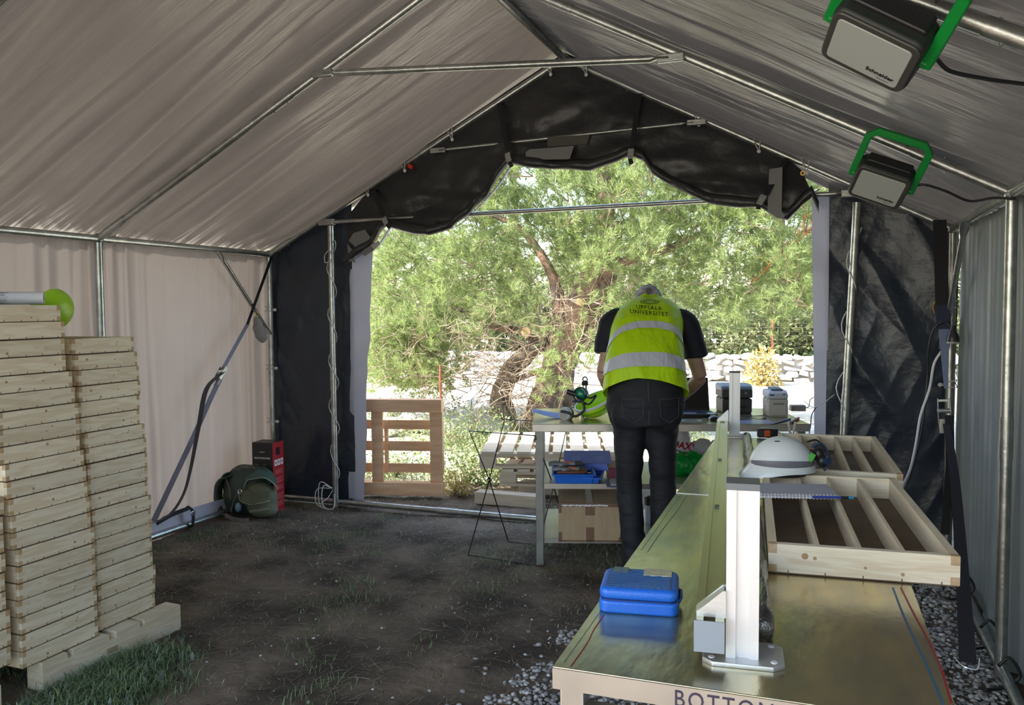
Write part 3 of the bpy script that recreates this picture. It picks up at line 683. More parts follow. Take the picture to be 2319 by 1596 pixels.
# ================================================================== CORE TRAYS
def tray_parts(t, L, W, H, ndiv, tk=.018, m=PINE_M, open_=True):
    for s in (-1, 1):                                 # long sides run along local x, their ends show as square finger joints
        mb = MB(); y0 = s*W/2; y1 = s*(W/2-tk); a, b = min(y0, y1), max(y0, y1)
        mb.bb(-L/2+tk, L/2-tk, a, b, .004, H); mb.build('side_board', PINEX_M, t)
        for q in (-1, 1):
            x0, x1 = (L/2-tk, L/2+.0008) if q > 0 else (-L/2-.0008, -L/2+tk)
            for z0, z1 in ((.004, H*.31), (H*.69, H)): MB().bb(x0, x1, a, b, z0, z1).build('finger_joint', ENDG_M, t)
    for q in (-1, 1):
        x0, x1 = (L/2-tk, L/2) if q > 0 else (-L/2, -L/2+tk)
        mb = MB(); mb.bb(x0, x1, -W/2+tk, W/2-tk, .004, H); mb.bb(x0, x1, -W/2, -W/2+tk, H*.31, H*.69); mb.bb(x0, x1, W/2-tk, W/2, H*.31, H*.69)
        mb.build('end_board', m, t)
    b = MB(); b.bb(-L/2+.002, L/2-.002, -W/2+.002, W/2-.002, 0, .006)
    for k in range(ndiv+2):
        yy = -W/2+W*(k+.55)/(ndiv+2)
        for q in (-1, 1): b.bb(q*L/2-.001, q*L/2+.001, yy-.0013, yy+.0013, .001, .011)
    b.build('base_panel', HARDB_M, t)
    if open_:
        for k in range(ndiv):
            yy = -W/2+tk+(W-2*tk)*(k+1)/(ndiv+1); MB().bb(-L/2+tk, L/2-tk, yy-.005, yy+.005, .006, H-.004).build('divider', PINEX_M, t)
def knots(t, L, W, H, pts):
    mb = MB()
    for y, z, r in pts: MB().lathe([(r, 0), (r*.7, .0006)], (L/2, y, z), (1, 0, 0), 8).build('knot', KNOT_M, t)
TL, TW = 1.0, .385
ORD = ['topmost', 'second from the top', 'third from the top', 'fourth from the top', 'fifth from the top', 'sixth from the top', 'seventh from the top', 'eighth from the top', 'ninth from the top', 'tenth from the top',
       'eleventh from the top', 'twelfth from the top', 'ninth from the bottom', 'eighth from the bottom', 'seventh from the bottom', 'sixth from the bottom', 'fifth from the bottom', 'fourth from the bottom', 'third from the bottom', 'second from the bottom', 'bottommost']
protos = []
kn = [[(.05, .03, .007), (-.08, .045, .004)], [(-.1, .02, .006)], [(.11, .03, .005), (-.02, .015, .009), (.02, .05, .004)], [(.0, .04, .011)]]
kr = random.Random(3)
for i in range(14):
    t = thing('core_tray', 'tray', 'tray'); tray_parts(t, TL, TW, .073, 3)
    kk = [(kr.uniform(-.15, .15), kr.uniform(.012, .06), kr.choice((.0022, .003, .004, .0065))) for _ in range(kr.choice((0, 0, 1, 1, 2, 3)))]
    if kk: knots(t, TL, TW, .073, kk)
    protos.append(t)
used = [False]*14
def put_tray(x, y, z, label, group, hs=1.0, i=None):
    k = random.choice([q for q in range(14) if not used[q]] or list(range(14))) if random.random() < .5 or not any(used) else random.randrange(14)
    if used[k]: t = copy_tree(protos[k])
    else: t = protos[k]; used[k] = True
    t.location = (x, y, z); t.rotation_euler = (random.uniform(-.004, .004), random.uniform(-.003, .003), random.uniform(-.012, .012)); t.scale = (1, 1, hs); t['label'] = label; t['group'] = group; return t
AR = [(1.60, 2.682), (1.52, 2.693), (1.45, 2.692), (1.38, 2.694), (1.30, 2.72), (1.23, 2.735), (1.15, 2.748), (1.08, 2.757), (1.0, 2.755), (.92, 2.771), (.85, 2.783), (.78, 2.786), (.70, 2.790), (.62, 2.80), (.55, 2.81), (.47, 2.81), (.40, 2.812), (.33, 2.813), (.26, 2.81), (.18, 2.81), (.13, 2.811)]
h = (1.651-.120)/21
for i in range(21):
    put_tray(-3.14-TL/2+random.uniform(-.004, .004), AR[i][1]-TW/2, 1.651-h*(i+1)+.0, 'pale pine core tray, %s in the taller left stack' % ORD[i], 'trays in the taller left stack', h/.0745)
BR_ = [3.07, 3.093, 3.095, 3.106, 3.103, 3.10, 3.122, 3.135, 3.135, 3.135, 3.127, 3.15, 3.15, 3.15, 3.152, 3.15, 3.167, 3.163, 3.158]
h = (1.498-.120)/19
for i in range(19):
    put_tray(-3.17-TL/2+random.uniform(-.004, .004), BR_[i]+.035-.355/2+ (.0), 1.498-h*(i+1), 'pale pine core tray, %s in the shorter right stack' % (ORD[i] if i < 12 else ORD[i+2]), 'trays in the shorter right stack', h/.0745).scale[1] = .355/TW
for i in range(9):
    put_tray(-3.14-TL/2, 2.366+(.012 if i > 5 else 0)+(.008 if i % 3 == 0 else 0)-TW/2, .86-.0785*(i+1)+.01, 'pine core tray, %s in the low stack cut by the left edge' % (ORD[i] if i < 5 else ORD[-(9-i)]), 'trays in the low front stack', 1.03)
def bearer(y0, y1, x0, x1, label, notches):
    t = thing('timber_bearer', label, 'timber', ((x0+x1)/2, (y0+y1)/2, 0))
    mb = MB(); W = x1-x0; z0 = -.01; z1 = .118; e = [y0-(y0+y1)/2]
    for a, b in notches: e += [a-(y0+y1)/2, b-(y0+y1)/2]
    e.append(y1-(y0+y1)/2)
    mb.bb(-W/2, W/2, e[0], e[-1], z0, z1-.028)
    for k in range(0, len(e), 2): mb.bb(-W/2, W/2, e[k], e[k+1], z1-.028, z1)
    mb.build('beam', PINE_M, t); return t
b1 = bearer(2.51, 3.27, -3.20, -3.10, 'notched pine bearer under the two tall tray stacks, nearest the aisle', ((2.63, 2.66), (2.845, 2.885), (3.02, 3.045)))
b1.rotation_euler.z = -.06
MB().bb(.0505, .0512, -.06, .0, .03, .055).build('stamp_mark', mat('stamp_ink', (.40, .30, .18), .7), b1)
bearer(2.51, 3.27, -3.95, -3.85, 'pine bearer under the tall tray stacks, on the wall side', ())
bearer(1.5, 2.30, -3.20, -3.10, 'pine bearer under the low front tray stack', ())

# on top of the stacks
rp = thing('paper_roll', 'rolled printed paper lying on the taller tray stack', 'paper', (-3.45, 2.55, 1.651+.032))
PAP_M = mat('white_paper', (.62, .62, .64), .6)
a = Vector((-3.72, 2.15, 1.651+.030)); b = onx(100, 675, -3.20); b.z = 1.651+.030
pts = [a, b]; m_ = MB().tube(pts, .028, 22, caps=False)
d = (b-a).normalized(); m_.tube([b, b-d*.002], [.028, .012], 22, caps=False); m_.build('sheet', PAP_M, rp, smooth=30, world=True)
m_ = MB(); L_ = (b-a).length; sd = d.cross(Vector((0, 0, 1))).normalized()
for k in range(24):
    for seg in ((.36, .60), (.66, .82)):
        if k % 6 == 5: continue
        an = -1.1+k*.105; rr = .0283; cdir = sd*math.cos(an)+Vector((0, 0, 1))*math.sin(an)
        q0 = a+d*L_*(seg[0]+random.uniform(0, .02)); q1 = a+d*L_*(seg[1]-random.uniform(0, .05))
        m_.bar(q0+cdir*rr, q1+cdir*rr, .0015, .0006, up=cdir)
m_.build('printed_lines', mat('faint_ink', (.22, .22, .24), .7), rp, world=True)
HIV_M = mat('hivis_yellow_shell', (.42, .78, .02), .35, spec=.5)
def helmet_shell(R, squash=(1.18, 1, .92), n=26, m=12, cut=.5, th=.004):
    mb = MB(); o = []
    for lay, rr in ((0, R), (1, R-th)):
        for i in range(m+1):
            t = (PI*cut)*i/m
            for k in range(n):
                a = 2*PI*k/n; vent = 1+.02*math.cos(a*2)*math.sin(t)
                o.append(Vector((rr*math.sin(t)*math.cos(a)*squash[0]*vent, rr*math.sin(t)*math.sin(a)*squash[1]*vent, rr*math.cos(t)*squash[2])))
    f = []
    for lay in (0, 1):
        for i in range(m):
            for k in range(n):
                a = lay*(m+1)*n+i*n+k; b = lay*(m+1)*n+i*n+(k+1) % n; q = (a, a+n, b+n, b); f.append(q if lay == 0 else q[::-1])
    for k in range(n):
        a = m*n+k; b = m*n+(k+1) % n; c = (2*m+1)*n+k; d = (2*m+1)*n+(k+1) % n; f.append((a, c, d, b))
    mb.add(o, f); return mb
p = onx(136, 700, -3.35)
hm = thing('safety_helmet', 'lime yellow safety helmet tipped on its side atop the shorter tray stack', 'helmet', (p.x-.07, p.y-.01, 1.498+.135), rot=Vector((.80, .20, -.42)).to_track_quat('Z', 'Y').to_euler())
helmet_shell(.110).build('shell', HIV_M, hm, smooth=50)
MB().lathe([(.096, -.012), (.100, -.012), (.106, .004), (.098, .004)], n=26, ring=True).build('rim', HIV_M, hm, smooth=30)
MB().lathe([(.084, -.02), (.088, -.02), (.088, .01), (.084, .01)], n=20, ring=True).build('headband', BLACK_M, hm)
MB().bb(.01, .05, -.108, -.088, .015, .045).build('sticker', mat('grey_sticker', (.5, .55, .5), .4), hm, bevel=.004)
for k in range(3): MB().box((-.03+.03*k, -.052, .080-.004*k), (.022, .008, .012), rz=.2).build('vent_slot', BLACK_M, hm)

# ================================================================== WORKBENCHES
ZT = .90
def bench(name, label, loc, rz, L, W, H, legs, apron=.046, m=STEEL_M, shelf=()):
    t = thing(name, label, 'workbench', loc, rz)      # local x across, y along
    MB().bb(0, W, 0, L, H-.004, H).build('worktop', m, t, bevel=.002)
    for nm, c in (('apron', (0, W, 0, .003)), ('apron', (0, W, L-.003, L)), ('apron', (0, .003, .003, L-.003)), ('apron', (W-.003, W, .003, L-.003))):
        MB().bb(*c, H-apron, H-.004).build(nm, APRON_M, t)
    for x in (.012, W-.062):
        for y in legs: MB().bb(x, x+.05, y, y+.05, 0, H-.01).build('leg', APRON_M, t, bevel=.003)
    return t
bfl = onz(1251, 1508, ZT)
b1_ = bench('steel_workbench', 'nearest long steel workbench marked BOTTOM on its front edge', (bfl.x, bfl.y, 0), .018, 1.635, .735, ZT, (.01, 1.57))
for y in (.01, 1.57): MB().bb(.06, .675, y+.01, y+.045, ZT-.13, ZT-.085).build('cross_rail', APRON_M, b1_)
e0 = b1_.matrix_basis @ Vector((0, 1.645, 0))
b2_ = bench('steel_workbench', 'second steel workbench continuing the row towards the doorway', (e0.x, e0.y, 0), .018, 1.48, .735, ZT, (.02, 1.40))
MB().bb(.0, .735, -.008, .001, ZT-.003, ZT+.0015).build('edge_strip', CHROME_M, b2_)
INKB_M = mat('marker_ink', (.03, .02, .05), .5)
text('lettering', 'BOTTOM', .047, b1_.matrix_basis.inverted() @ frameM(b1_.matrix_basis @ Vector((.335, -.0006, ZT-.029)), b1_.matrix_basis.to_3x3() @ Vector((1, 0, 0)), (0, 0, 1)), INKB_M, b1_, width=.84, spacing=1.2)
def line(name, pts, wd, m, parent):
    q = [onz(a, b, ZT+.0006) for a, b in pts]; MB().strip(bez(q, 5), (1, .2, 0), wd, .0006).build(name, m, parent, world=True)
line('marker_line', [(2022, 1330), (2045, 1390), (2075, 1455), (2105, 1520), (2128, 1575), (2135, 1595)], .0045, mat('blue_marker', (.03, .12, .22), .5), b1_)
line('marker_line', [(2040, 1330), (2070, 1390), (2100, 1445), (2130, 1510), (2155, 1592)], .004, mat('red_marker', (.30, .02, .02), .5), b1_)
line('marker_line', [(1293, 1508), (1330, 1455), (1345, 1425), (1368, 1392)], .0022, MATS['red_marker'], b1_)
line('marker_line', [(1276, 1500), (1334, 1420), (1356, 1388)], .0015, mat('grey_scratch', (.2, .24, .2), .4), b1_)
line('marker_line', [(1452, 1245), (1488, 1195), (1526, 1140), (1540, 1120)], .0016, MATS['grey_scratch'], b1_)
line('marker_line', [(1466, 1250), (1500, 1200), (1538, 1150), (1555, 1122)], .0012, MATS['marker_ink'], b1_)
line('marker_line', [(1548, 1105), (1578, 1060), (1600, 1020), (1608, 1000)], .0016, MATS['grey_scratch'], b2_)

# ------------------------------------------------------------------ blue carry case
c0 = onz(1355, 1387, ZT); c1 = onz(1512, 1398, ZT); ex = (c1-c0).normalized(); ang = math.atan2(ex.y, ex.x)
cw = .186; cdp = .165
bc = thing('blue_case', 'blue ribbed plastic carry case on the near left of the bench', 'case', tuple(c0), ang)
def rbox(x0, x1, y0, y1, z0, z1, r, segs=5):
    pts = []
    for cx, cy, a0 in ((x1-r, y1-r, 0), (x0+r, y1-r, 90), (x0+r, y0+r, 180), (x1-r, y0+r, 270)):
        for k in range(segs+1): a = math.radians(a0+90*k/segs); pts.append((cx+r*math.cos(a), cy+r*math.sin(a)))
    return MB().prism(pts, z0, z1)
rbox(0, cw, 0, cdp, 0, .030, .022).build('lower_shell', BLUE_M, bc, bevel=.006, segs=3)
rbox(.001, cw-.001, .001, cdp-.001, .0315, .060, .022).build('lid', BLUE_M, bc, bevel=.012, segs=4)
rbox(.004, cw-.004, .004, cdp-.004, .028, .033, .02).build('seam', mat('dark_blue', (.005, .03, .16), .5), bc)
NAVY_M = mat('ribbed_navy', (.03, .10, .26), .4)
rbox(.018, cw-.018, .014, cdp-.012, .0595, .0612, .004).build('ribbed_panel', NAVY_M, bc)
for k in range(17):
    x0 = .022+max(0, k-8)*.0162; y0 = .020+max(0, 8-k)*.0118 if k < 9 else .018; n_r = .15
    xe = min(cw-.022, x0+.15); ye = y0+(xe-x0)*.42
    if ye > cdp-.014: xe = x0+(cdp-.014-y0)/.42; ye = cdp-.014
    MB().bar((x0, y0, .0618), (xe, ye, .0618), .0024, .0022).build('rib', mat('rib_blue', (.06, .16, .40), .35), bc)
rbox(.100, .168, .105, .156, .0612, .0638, .002).build('label_sticker', mat('old_sticker', (.45, .45, .30), .6, col2=(.60, .58, .40), scale=60), bc)
rbox(.024, .062, .118, .156, .0612, .0636, .002).build('window_plate', mat('grey_plate', (.06, .11, .16), .3), bc)
MB().box((.043, .137, .0638), (.003, .024, .001)).build('plate_divider', BLUE_M, bc)
MB().tube(bez([(cw-.001, .05, .02), (cw+.004, .055, .028), (cw+.004, .11, .028), (cw-.001, .115, .02)], 5), .0045, 8).build('handle', mat('case_latch', (.01, .05, .25), .4), bc, smooth=True)

# ------------------------------------------------------------------ aluminium stand with rail
N0 = onz(1680, 1493, ZT); F0 = onz(1663, 990, ZT); ax = (F0-N0); Ls = ax.length; ang = math.atan2(-ax.x, ax.y)
st_ = thing('aluminium_stand', 'aluminium profile stand: two uprights joined by a long low rail', 'stand', (N0.x, N0.y, ZT), ang)
HP = .365
def profile(mb, p0, p1, wd, dp, slot, axis):           # square profile with slots, as joined bars (axis 'z' upright or 'y' rail)
    q = wd*.30
    if axis == 'z':
        z0, z1 = p0[2], p1[2]; x, y = p0[0], p0[1]
        mb.bb(x-wd/2, x-wd/2+q, y-dp/2, y+dp/2, z0, z1); mb.bb(x+wd/2-q, x+wd/2, y-dp/2, y+dp/2, z0, z1); mb.bb(x-wd/2+q, x+wd/2-q, y-dp/2+.006, y+dp/2-.006, z0, z1)
    else:
        y0, y1 = p0[1], p1[1]; x, z = p0[0], p0[2]
        mb.bb(x-wd/2, x-wd/2+q, y0, y1, z-dp/2, z+dp/2); mb.bb(x+wd/2-q, x+wd/2, y0, y1, z-dp/2, z+dp/2); mb.bb(x-wd/2+q, x+wd/2-q, y0, y1, z-dp/2+.006, z+dp/2-.007)
    return mb
bpz = [(-.078, -.035), (-.058, -.055), (.060, -.055), (.082, -.035), (.082, .055), (.065, .075), (-.06, .075), (-.078, .055)]
def bplate(y):
    MB().prism([(a, b*.95+y) for a, b in bpz], 0, .010).build('base_plate', ALU_M, st_, bevel=.0015)
    for a, b in ((-.060, -.030), (.062, -.030), (-.058, .055), (.060, .055)): MB().lathe([(.0065, 0), (.0065, .0012)], (a, b*.95+y, .0100), n=12).build('bolt_hole', mat('pale_hole', (.75, .76, .78), .5), st_)
bplate(.005); bplate(Ls)
profile(MB(), (0, .012, .010), (0, .012, HP-.012), .064, .064, 0, 'z').build('upright', ALUW_M, st_)
profile(MB(), (0, Ls, .010), (0, Ls, HP-.006), .058, .058, 0, 'z').build('upright', ALUW_M, st_)
MB().box((0, .012, HP-.005), (.066, .066, .014)).build('end_cap', mat('grey_cap', (.16, .17, .18), .5), st_, bevel=.001)
MB().box((0, Ls, HP-.003), (.060, .060, .006)).build('end_cap', mat('dark_cap', (.03, .03, .035), .5), st_)
rx = -.064; rz_ = .062
profile(MB(), (rx, -.052, rz_), (rx, Ls+.03, rz_), .058, .062, 0, 'y').build('rail', mat('rail_aluminium', (.60, .55, .36), .30, .9, bump=.04, bscale=80), st_)
MB().box((rx, -.0535, rz_), (.060, .003, .064)).build('end_cap', mat('blue_grey_cap', (.26, .30, .35), .5), st_, bevel=.0005)
def gusset(y, s=1):
    g = MB(); x1 = -.032; x0 = -.090; z0 = rz_+.031
    for yy in (y-.020, y+.020): g.prism([(x0, 0), (x1, 0), (x1, .055), (x1-.006, .055), (x0, .008)], -.003, .003, M=Matrix.Translation((0, yy, z0)) @ Matrix.Rotation(PI/2, 4, 'X'))
    g.bar((x0, y, z0+.006), (x1-.004, y, z0+.052), .040, .004, up=(-.6, 0, .7)); g.bb(x0, x1, y-.02, y+.02, z0, z0+.004)
    g.build('corner_bracket', ALU_M, st_)
gusset(-.004); gusset(Ls-.0)
for y in (.05, .32*Ls, .6*Ls): MB().box((rx, y, rz_+.026), (.014, .03, .006)).build('slot_nut', mat('slot_nut_steel', (.1, .1, .11), .4, .8), st_)
# plastic tube lying beside the rail
a = onz(1737, 1452, ZT); b = onz(1696, 1000, ZT)
tt = thing('plastic_sleeve', 'dark crinkled plastic sleeve with yellow stripes lying right of the rail', 'tube', (a.x, a.y, ZT))
aa = a+Vector((-.008, .0, .026)); bb_ = b+Vector((-.01, 0, .026)); n_ = 30
SLV_M = mat('crinkled_sleeve', (.10, .10, .10), .15, .6, col2=(.30, .30, .30), scale=10, stretch=(3, .4, 3), bump=1, bscale=14, bstretch=(3, .4, 3))
pts = [aa.lerp(bb_, k/n_)+Vector((random.uniform(-1, 1)*.002, 0, random.uniform(-1, 1)*.002)) for k in range(n_+1)]
MB().tube(pts, [(.024+random.uniform(-.002, .002), .026+random.uniform(-.002, .002)) for _ in pts], 12).build('sleeve', SLV_M, tt, smooth=True, world=True)
for dx in (-.018, -.006): MB().strip([aa+Vector((dx, -.002, .021)), aa.lerp(bb_, .45)+Vector((dx, 0, .023))], (1, 0, 0), .0025, .001).build('yellow_stripe', mat('yellow_print', (.6, .5, .02), .5), tt, world=True)

# ------------------------------------------------------------------ trays on the benches
def bench_tray(fl, ang, L, W, H, ndiv, label, z0):
    t = thing('core_tray', label, 'tray', (0, 0, z0), ang+PI/2, group='trays on the workbenches'); tray_parts(t, L, W, H, ndiv, tk=.022)
    # local +x must face the camera side (front end), so rotate by -90 deg
    t.rotation_euler.z = ang-PI/2
    M = Matrix.Rotation(ang, 3, 'Z'); c = Vector((fl[0], fl[1], 0)) + M @ Vector((W/2, L/2, 0)); t.location = (c.x, c.y, z0)
    return t
t1_ = bench_tray((-.139, 2.296), .083, 1.0, .467, .080, 3, 'large open pine core tray with four channels, front one overhanging the bench', ZT+.001)
knots(t1_, 1.0, .467, .08, [(-.14, .052, .009), (-.115, .048, .005), (.01, .032, .004), (.10, .022, .005)])
t2_ = bench_tray((-.175, 3.395), .05, .96, .455, .080, 4, 'second open pine core tray, behind the white helmet', ZT+.001)

# spiral notebook with pen on the front tray
a = onz(1722, 1127, ZT+.083); b = onz(1906, 1131, ZT+.083); ex = (b-a); ang = math.atan2(ex.y, ex.x); LN = ex.length+.0
nb = thing('spiral_notebook', 'squared spiral notebook lying across the front tray', 'notebook', (a.x-math.cos(ang)*.03, a.y, ZT+.0825), ang)
MB().bb(0, LN+.03, 0, .19, 0, .006).build('cover', mat('card_white', (.55, .55, .62), .6), nb)
MB().bb(.002, LN+.026, .012, .188, .006, .0095).build('page', mat('page', (.46, .46, .52), .6), nb)
m_ = MB()
for k in range(9): m_.bb(.006, LN+.022, .03+k*.018, .0306+k*.018, .0095, .0097)
for k in range(15): m_.bb(.01+k*.018, .0106+k*.018, .015, .186, .0095, .0097)
m_.build('ruled_lines', mat('rule_ink', (.30, .32, .45), .6), nb)
for k in range(24):
    x = .010+k*(LN+.01)/24; MB().tube([(x, .014, .0098), (x, .004, .014), (x, -.004, .008), (x, -.002, -.001), (x, .010, -.0005)], .0013, 5).build('coil_ring', WHITEPL_M, nb)
pn = thing('ballpoint_pen', 'blue ballpoint pen tucked in the notebook spiral', 'pen', tuple(onz(1930, 1129, ZT+.088)), ang)
for nm, x0, x1, r_, m_ in (('barrel', -.125, -.035, .0042, mat('clear_blue', (.03, .06, .35), .2)), ('grip', -.035, -.012, .0046, BLACK_M), ('cap', -.012, .004, .0045, mat('sky_blue', (.02, .28, .62), .3))):
    MB().tube([(x0, 0, .003), (x1, 0, .003)], r_, 10).build(nm, m_, pn, smooth=40)

# white helmet
hc = onz(1778, 1074, ZT+.083)
WH_M = mat('white_shell', (.74, .78, .79), .22)
wh = thing('safety_helmet', 'white safety helmet with black headlamp, resting between the two trays', 'helmet', (hc.x-.015, hc.y+.05, ZT+.105), .22)
sh = helmet_shell(.105, (1.16, 1.0, 1.10), 32, 14); sh.build('shell', WH_M, wh, smooth=50)
br = MB(); n = 40; o = []
for k in range(n):                                   # brim: deeper to the left front, thin elsewhere
    a = 2*PI*k/n; g = max(0, math.cos(a-PI*1.08))**2; r0x, r0y = .105*1.16, .105
    for f, z in ((.99, .012), (1.03+.30*g, -.008-.028*g), (1.03+.30*g, -.013-.028*g), (.97, -.002)): o.append((r0x*f*math.cos(a), r0y*f*math.sin(a), z))
br.add(o, [(k*4+j, ((k+1) % n)*4+j, ((k+1) % n)*4+(j+1) % 4, k*4+(j+1) % 4) for k in range(n) for j in range(4)])
br.build('brim', WH_M, wh, smooth=50)
gb = MB(); o = []
for k in range(n):
    a = 2*PI*k/n; g = .35+.65*max(0, -math.sin(a))
    for f, z in ((1.006, .014), (.99, .014+.024*g), (.985, .014+.024*g), (1.0, .012)): o.append((.105*1.16*f*math.cos(a)*1.003, .105*f*math.sin(a)*1.003, z))
gb.add(o, [(k*4+j, ((k+1) % n)*4+j, ((k+1) % n)*4+(j+1) % 4, k*4+(j+1) % 4) for k in range(n) for j in range(4)])
gb.build('grey_band', mat('grey_band', (.17, .17, .20), .4), wh, smooth=50)
MB().lathe([(.090, -.028), (.094, -.028), (.096, .0), (.090, .0)], n=24, ring=True).build('headband', BLACK_M, wh)
MB().box((.098, -.055, .045), (.018, .02, .034), rot=Matrix.Rotation(.5, 3, 'Y')).build('green_tape', mat('green_tape', (.08, .45, .06), .5), wh, bevel=.002)
MB().ell((-.025, -.045, .103), (.012, .004, .002), n=8, m=5).build('mark', TEXTBLK_M, wh)
hl = MB(); hl.ell((.128, -.03, .055), (.022, .03, .030)).ell((.140, -.045, .030), (.020, .022, .026)).box((.126, -.025, .082), (.030, .045, .022), rot=Matrix.Rotation(.7, 3, 'Y'))
hl.build('headlamp', BLACK_M, wh, smooth=40)
MB().tube(bez([(.10, -.055, .085), (.13, -.06, .10), (.160, -.05, .06), (.158, -.05, .02), (.145, -.05, -.005)], 6), .005, 6).build('lamp_strap', mat('navy_strap', (.015, .03, .08), .6), wh, smooth=True)
MB().tube(bez([(.085, -.03, .10), (.125, -.02, .105), (.155, -.02, .07)], 6), .004, 6).build('lamp_strap', BLACK_M, wh, smooth=True)
MB().lathe([(.014, 0), (.016, .010), (.010, .012)], (.150, -.062, .035), (.5, -1, 0), 12).build('lamp_lens', mat('dark_lens', (.02, .04, .10), .1), wh)
# small things beyond
c = onz(1738, 990, ZT); tm = thing('tape_measure', 'black and orange tape measure on the bench near the far tray', 'tape measure', tuple(c), .2)
rbox(-.055, .055, -.022, .022, 0, .048, .010).build('body', BLACK_M, tm, bevel=.006)
MB().bb(-.02, .012, -.0235, .0235, .006, .042).build('orange_panel', mat('orange_plastic', (.65, .10, .02), .4), tm, bevel=.002)
MB().bb(-.035, .0, -.006, .006, .047, .052).build('belt_clip', CHROME_M, tm)
MB().bb(.05, .068, -.010, .010, .0, .030).build('tape_end', CHROME_M, tm, bevel=.002)
c = onz(1686, 991, ZT); tag(rbox(-.03, .03, -.05, .05, 0, .016, .01).build('power_bank', WHITEPL_M, bevel=.004), 'small white device lying right behind the far upright', 'device').location = c
c = onz(1793, 985, ZT); cl = thing('clamp', 'pale wooden spring clamp standing behind the far tray', 'clamp', tuple(c), .3)
for s in (-1, 1): MB().bar((s*.006, 0, 0), (s*.020, 0, .075), .012, .014, up=(0, 1, 0)).build('jaw', mat('pale_wood', (.6, .52, .40), .6), cl, bevel=.004)
MB().bar((0, 0, .02), (0, -.05, .005), .010, .008).build('bar', CHROME_M, cl)

# ================================================================== REAR TABLE WITH SHELVES
f0 = onz(1205, 960, ZT); f1 = onz(1835, 960, ZT); ex = f1-f0; ta = math.atan2(ex.y, ex.x); TWd = ex.length; TD = .80
rt = thing('steel_shelf_table', 'steel table with two shelves standing in the open doorway', 'table', (f0.x, f0.y, 0), ta)
MB().bb(0, TWd, 0, TD, ZT-.004, ZT).build('tabletop', STEEL_M, rt, bevel=.002)
for c in ((0, TWd, 0, .003), (0, TWd, TD-.003, TD), (0, .003, 0, TD), (TWd-.003, TWd, 0, TD)): MB().bb(*c, ZT-.046, ZT-.004).build('apron', APRON_M, rt)
LEGD_M = mat('leg_steel', (.22, .22, .21), .45, .6, col2=(.30, .30, .29), scale=9)
for x in (.02, TWd-.07):
    for y in (.02, TD-.07): MB().bb(x, x+.048, y, y+.048, 0, ZT-.046).build('leg', LEGD_M, rt, bevel=.003)
for z in (.52, .175):
    s_ = MB(); s_.bb(.075, TWd-.075, .03, TD-.03, z-.004, z); s_.bb(.070, TWd-.07, .022, .026, z-.032, z); s_.bb(.070, TWd-.07, TD-.026, TD-.022, z-.032, z); s_.bb(.070, .074, .022, TD-.022, z-.032, z)
    s_.build('shelf', APRON_M, rt)
TM = rt.matrix_basis
def T(x, y, z): return TM @ Vector((x, y, z))
def tloc(px, py, z): return tuple(onz(px, py, z))
# things on the table top
t = thing('paper_sheet', 'pale blue curled sheet hanging over the left table corner', 'paper', tloc(1275, 948, ZT), ta)
def cf(u, v):
    x = -.20+u*.24; y = -.02+v*.20; z = .006+np.clip(-x-.03, 0, 1)**1.3*.42*(1-.3*v)+.01*v; return x, y, z
grid('sheet', cf, 14, 8, mat('blue_paper', (.26, .34, .72), .55, trans=.2), t).location = (0, 0, 0)
c = onz(1330, 951, ZT)
eh = thing('safety_helmet', 'lime helmet with ear muffs and green goggles, upside down on the table', 'helmet', (c.x+.02, c.y+.10, ZT+.118), rot=(math.radians(196), math.radians(-24), ta))
helmet_shell(.115, (1.2, 1, .96), 28, 12).build('shell', HIV_M, eh, smooth=50)
MB().lathe([(.110, -.004), (.118, -.004), (.1185, .012), (.112, .012)], n=28, ring=True).build('reflective_band', mat('reflective_grey', (.55, .58, .55), .35), eh, smooth=30).scale = (1.2, 1, 1)
MB().lathe([(.1130, .034), (.1090, .046), (.104, .046), (.108, .034)], n=28, ring=True).build('shell_groove', mat('dark_lime', (.2, .42, .01), .4), eh, smooth=30).scale = (1.18, 1, 1)
MB().bb(.05, .11, .095, .12, .02, .05).build('side_vent', BLACK_M, eh, bevel=.004)
E_ = thing  # ear muffs, goggles: parts placed in world coordinates
def part_w(mb, nm, m, par, **k): return mb.build(nm, m, par, world=True, **k)
mc = ony(1280, 937, c.y-.03); mc2 = mc+Vector((.17, .16, .03))
nrm = Vector((-.25, -1, .05)).normalized()
part_w(MB().lathe([(.030, -.022), (.044, -.018), (.046, .0), (.040, .014), (.022, .020)], mc, nrm, 24), 'ear_cup', mat('pale_grey_plastic', (.5, .5, .48), .4), eh, smooth=40)
part_w(MB().lathe([(.046, -.034), (.047, -.018), (.040, -.016)], mc, nrm, 20), 'ear_cushion', BLACK_M, eh, smooth=40)
part_w(MB().lathe([(.028, .021), (.028, .022)], mc, nrm, 20), 'cup_badge', mat('mid_grey', (.35, .35, .35), .5), eh)
part_w(MB().tube(bez([mc+Vector((-.02, -.03, .02)), mc+Vector((.03, -.03, .012)), mc+Vector((.075, -.02, -.01)), mc+Vector((.125, .0, .03)), mc+Vector((.115, .0, .085)), mc+Vector((.075, .02, .11))], 6), .009, 8), 'muff_arm', BLACK_M, eh, smooth=True)
part_w(MB().tube(bez([mc+Vector((.115, -.005, .0)), mc+Vector((.14, -.02, -.035)), mc+Vector((.165, -.02, -.060))], 5), .003, 6), 'chin_strap', BLACK_M, eh, smooth=True)
part_w(MB().ell(mc+Vector((.170, -.02, -.062)), (.018, .012, .008)), 'buckle', BLACK_M, eh, smooth=True)
gc = ony(1314, 893, c.y+.0)
part_w(MB().ell(gc, (.036, .018, .040), rot=Matrix.Rotation(-.5, 3, 'Y')), 'goggle_lens', mat('green_lens', (.0, .16, .10), .12), eh, smooth=True)
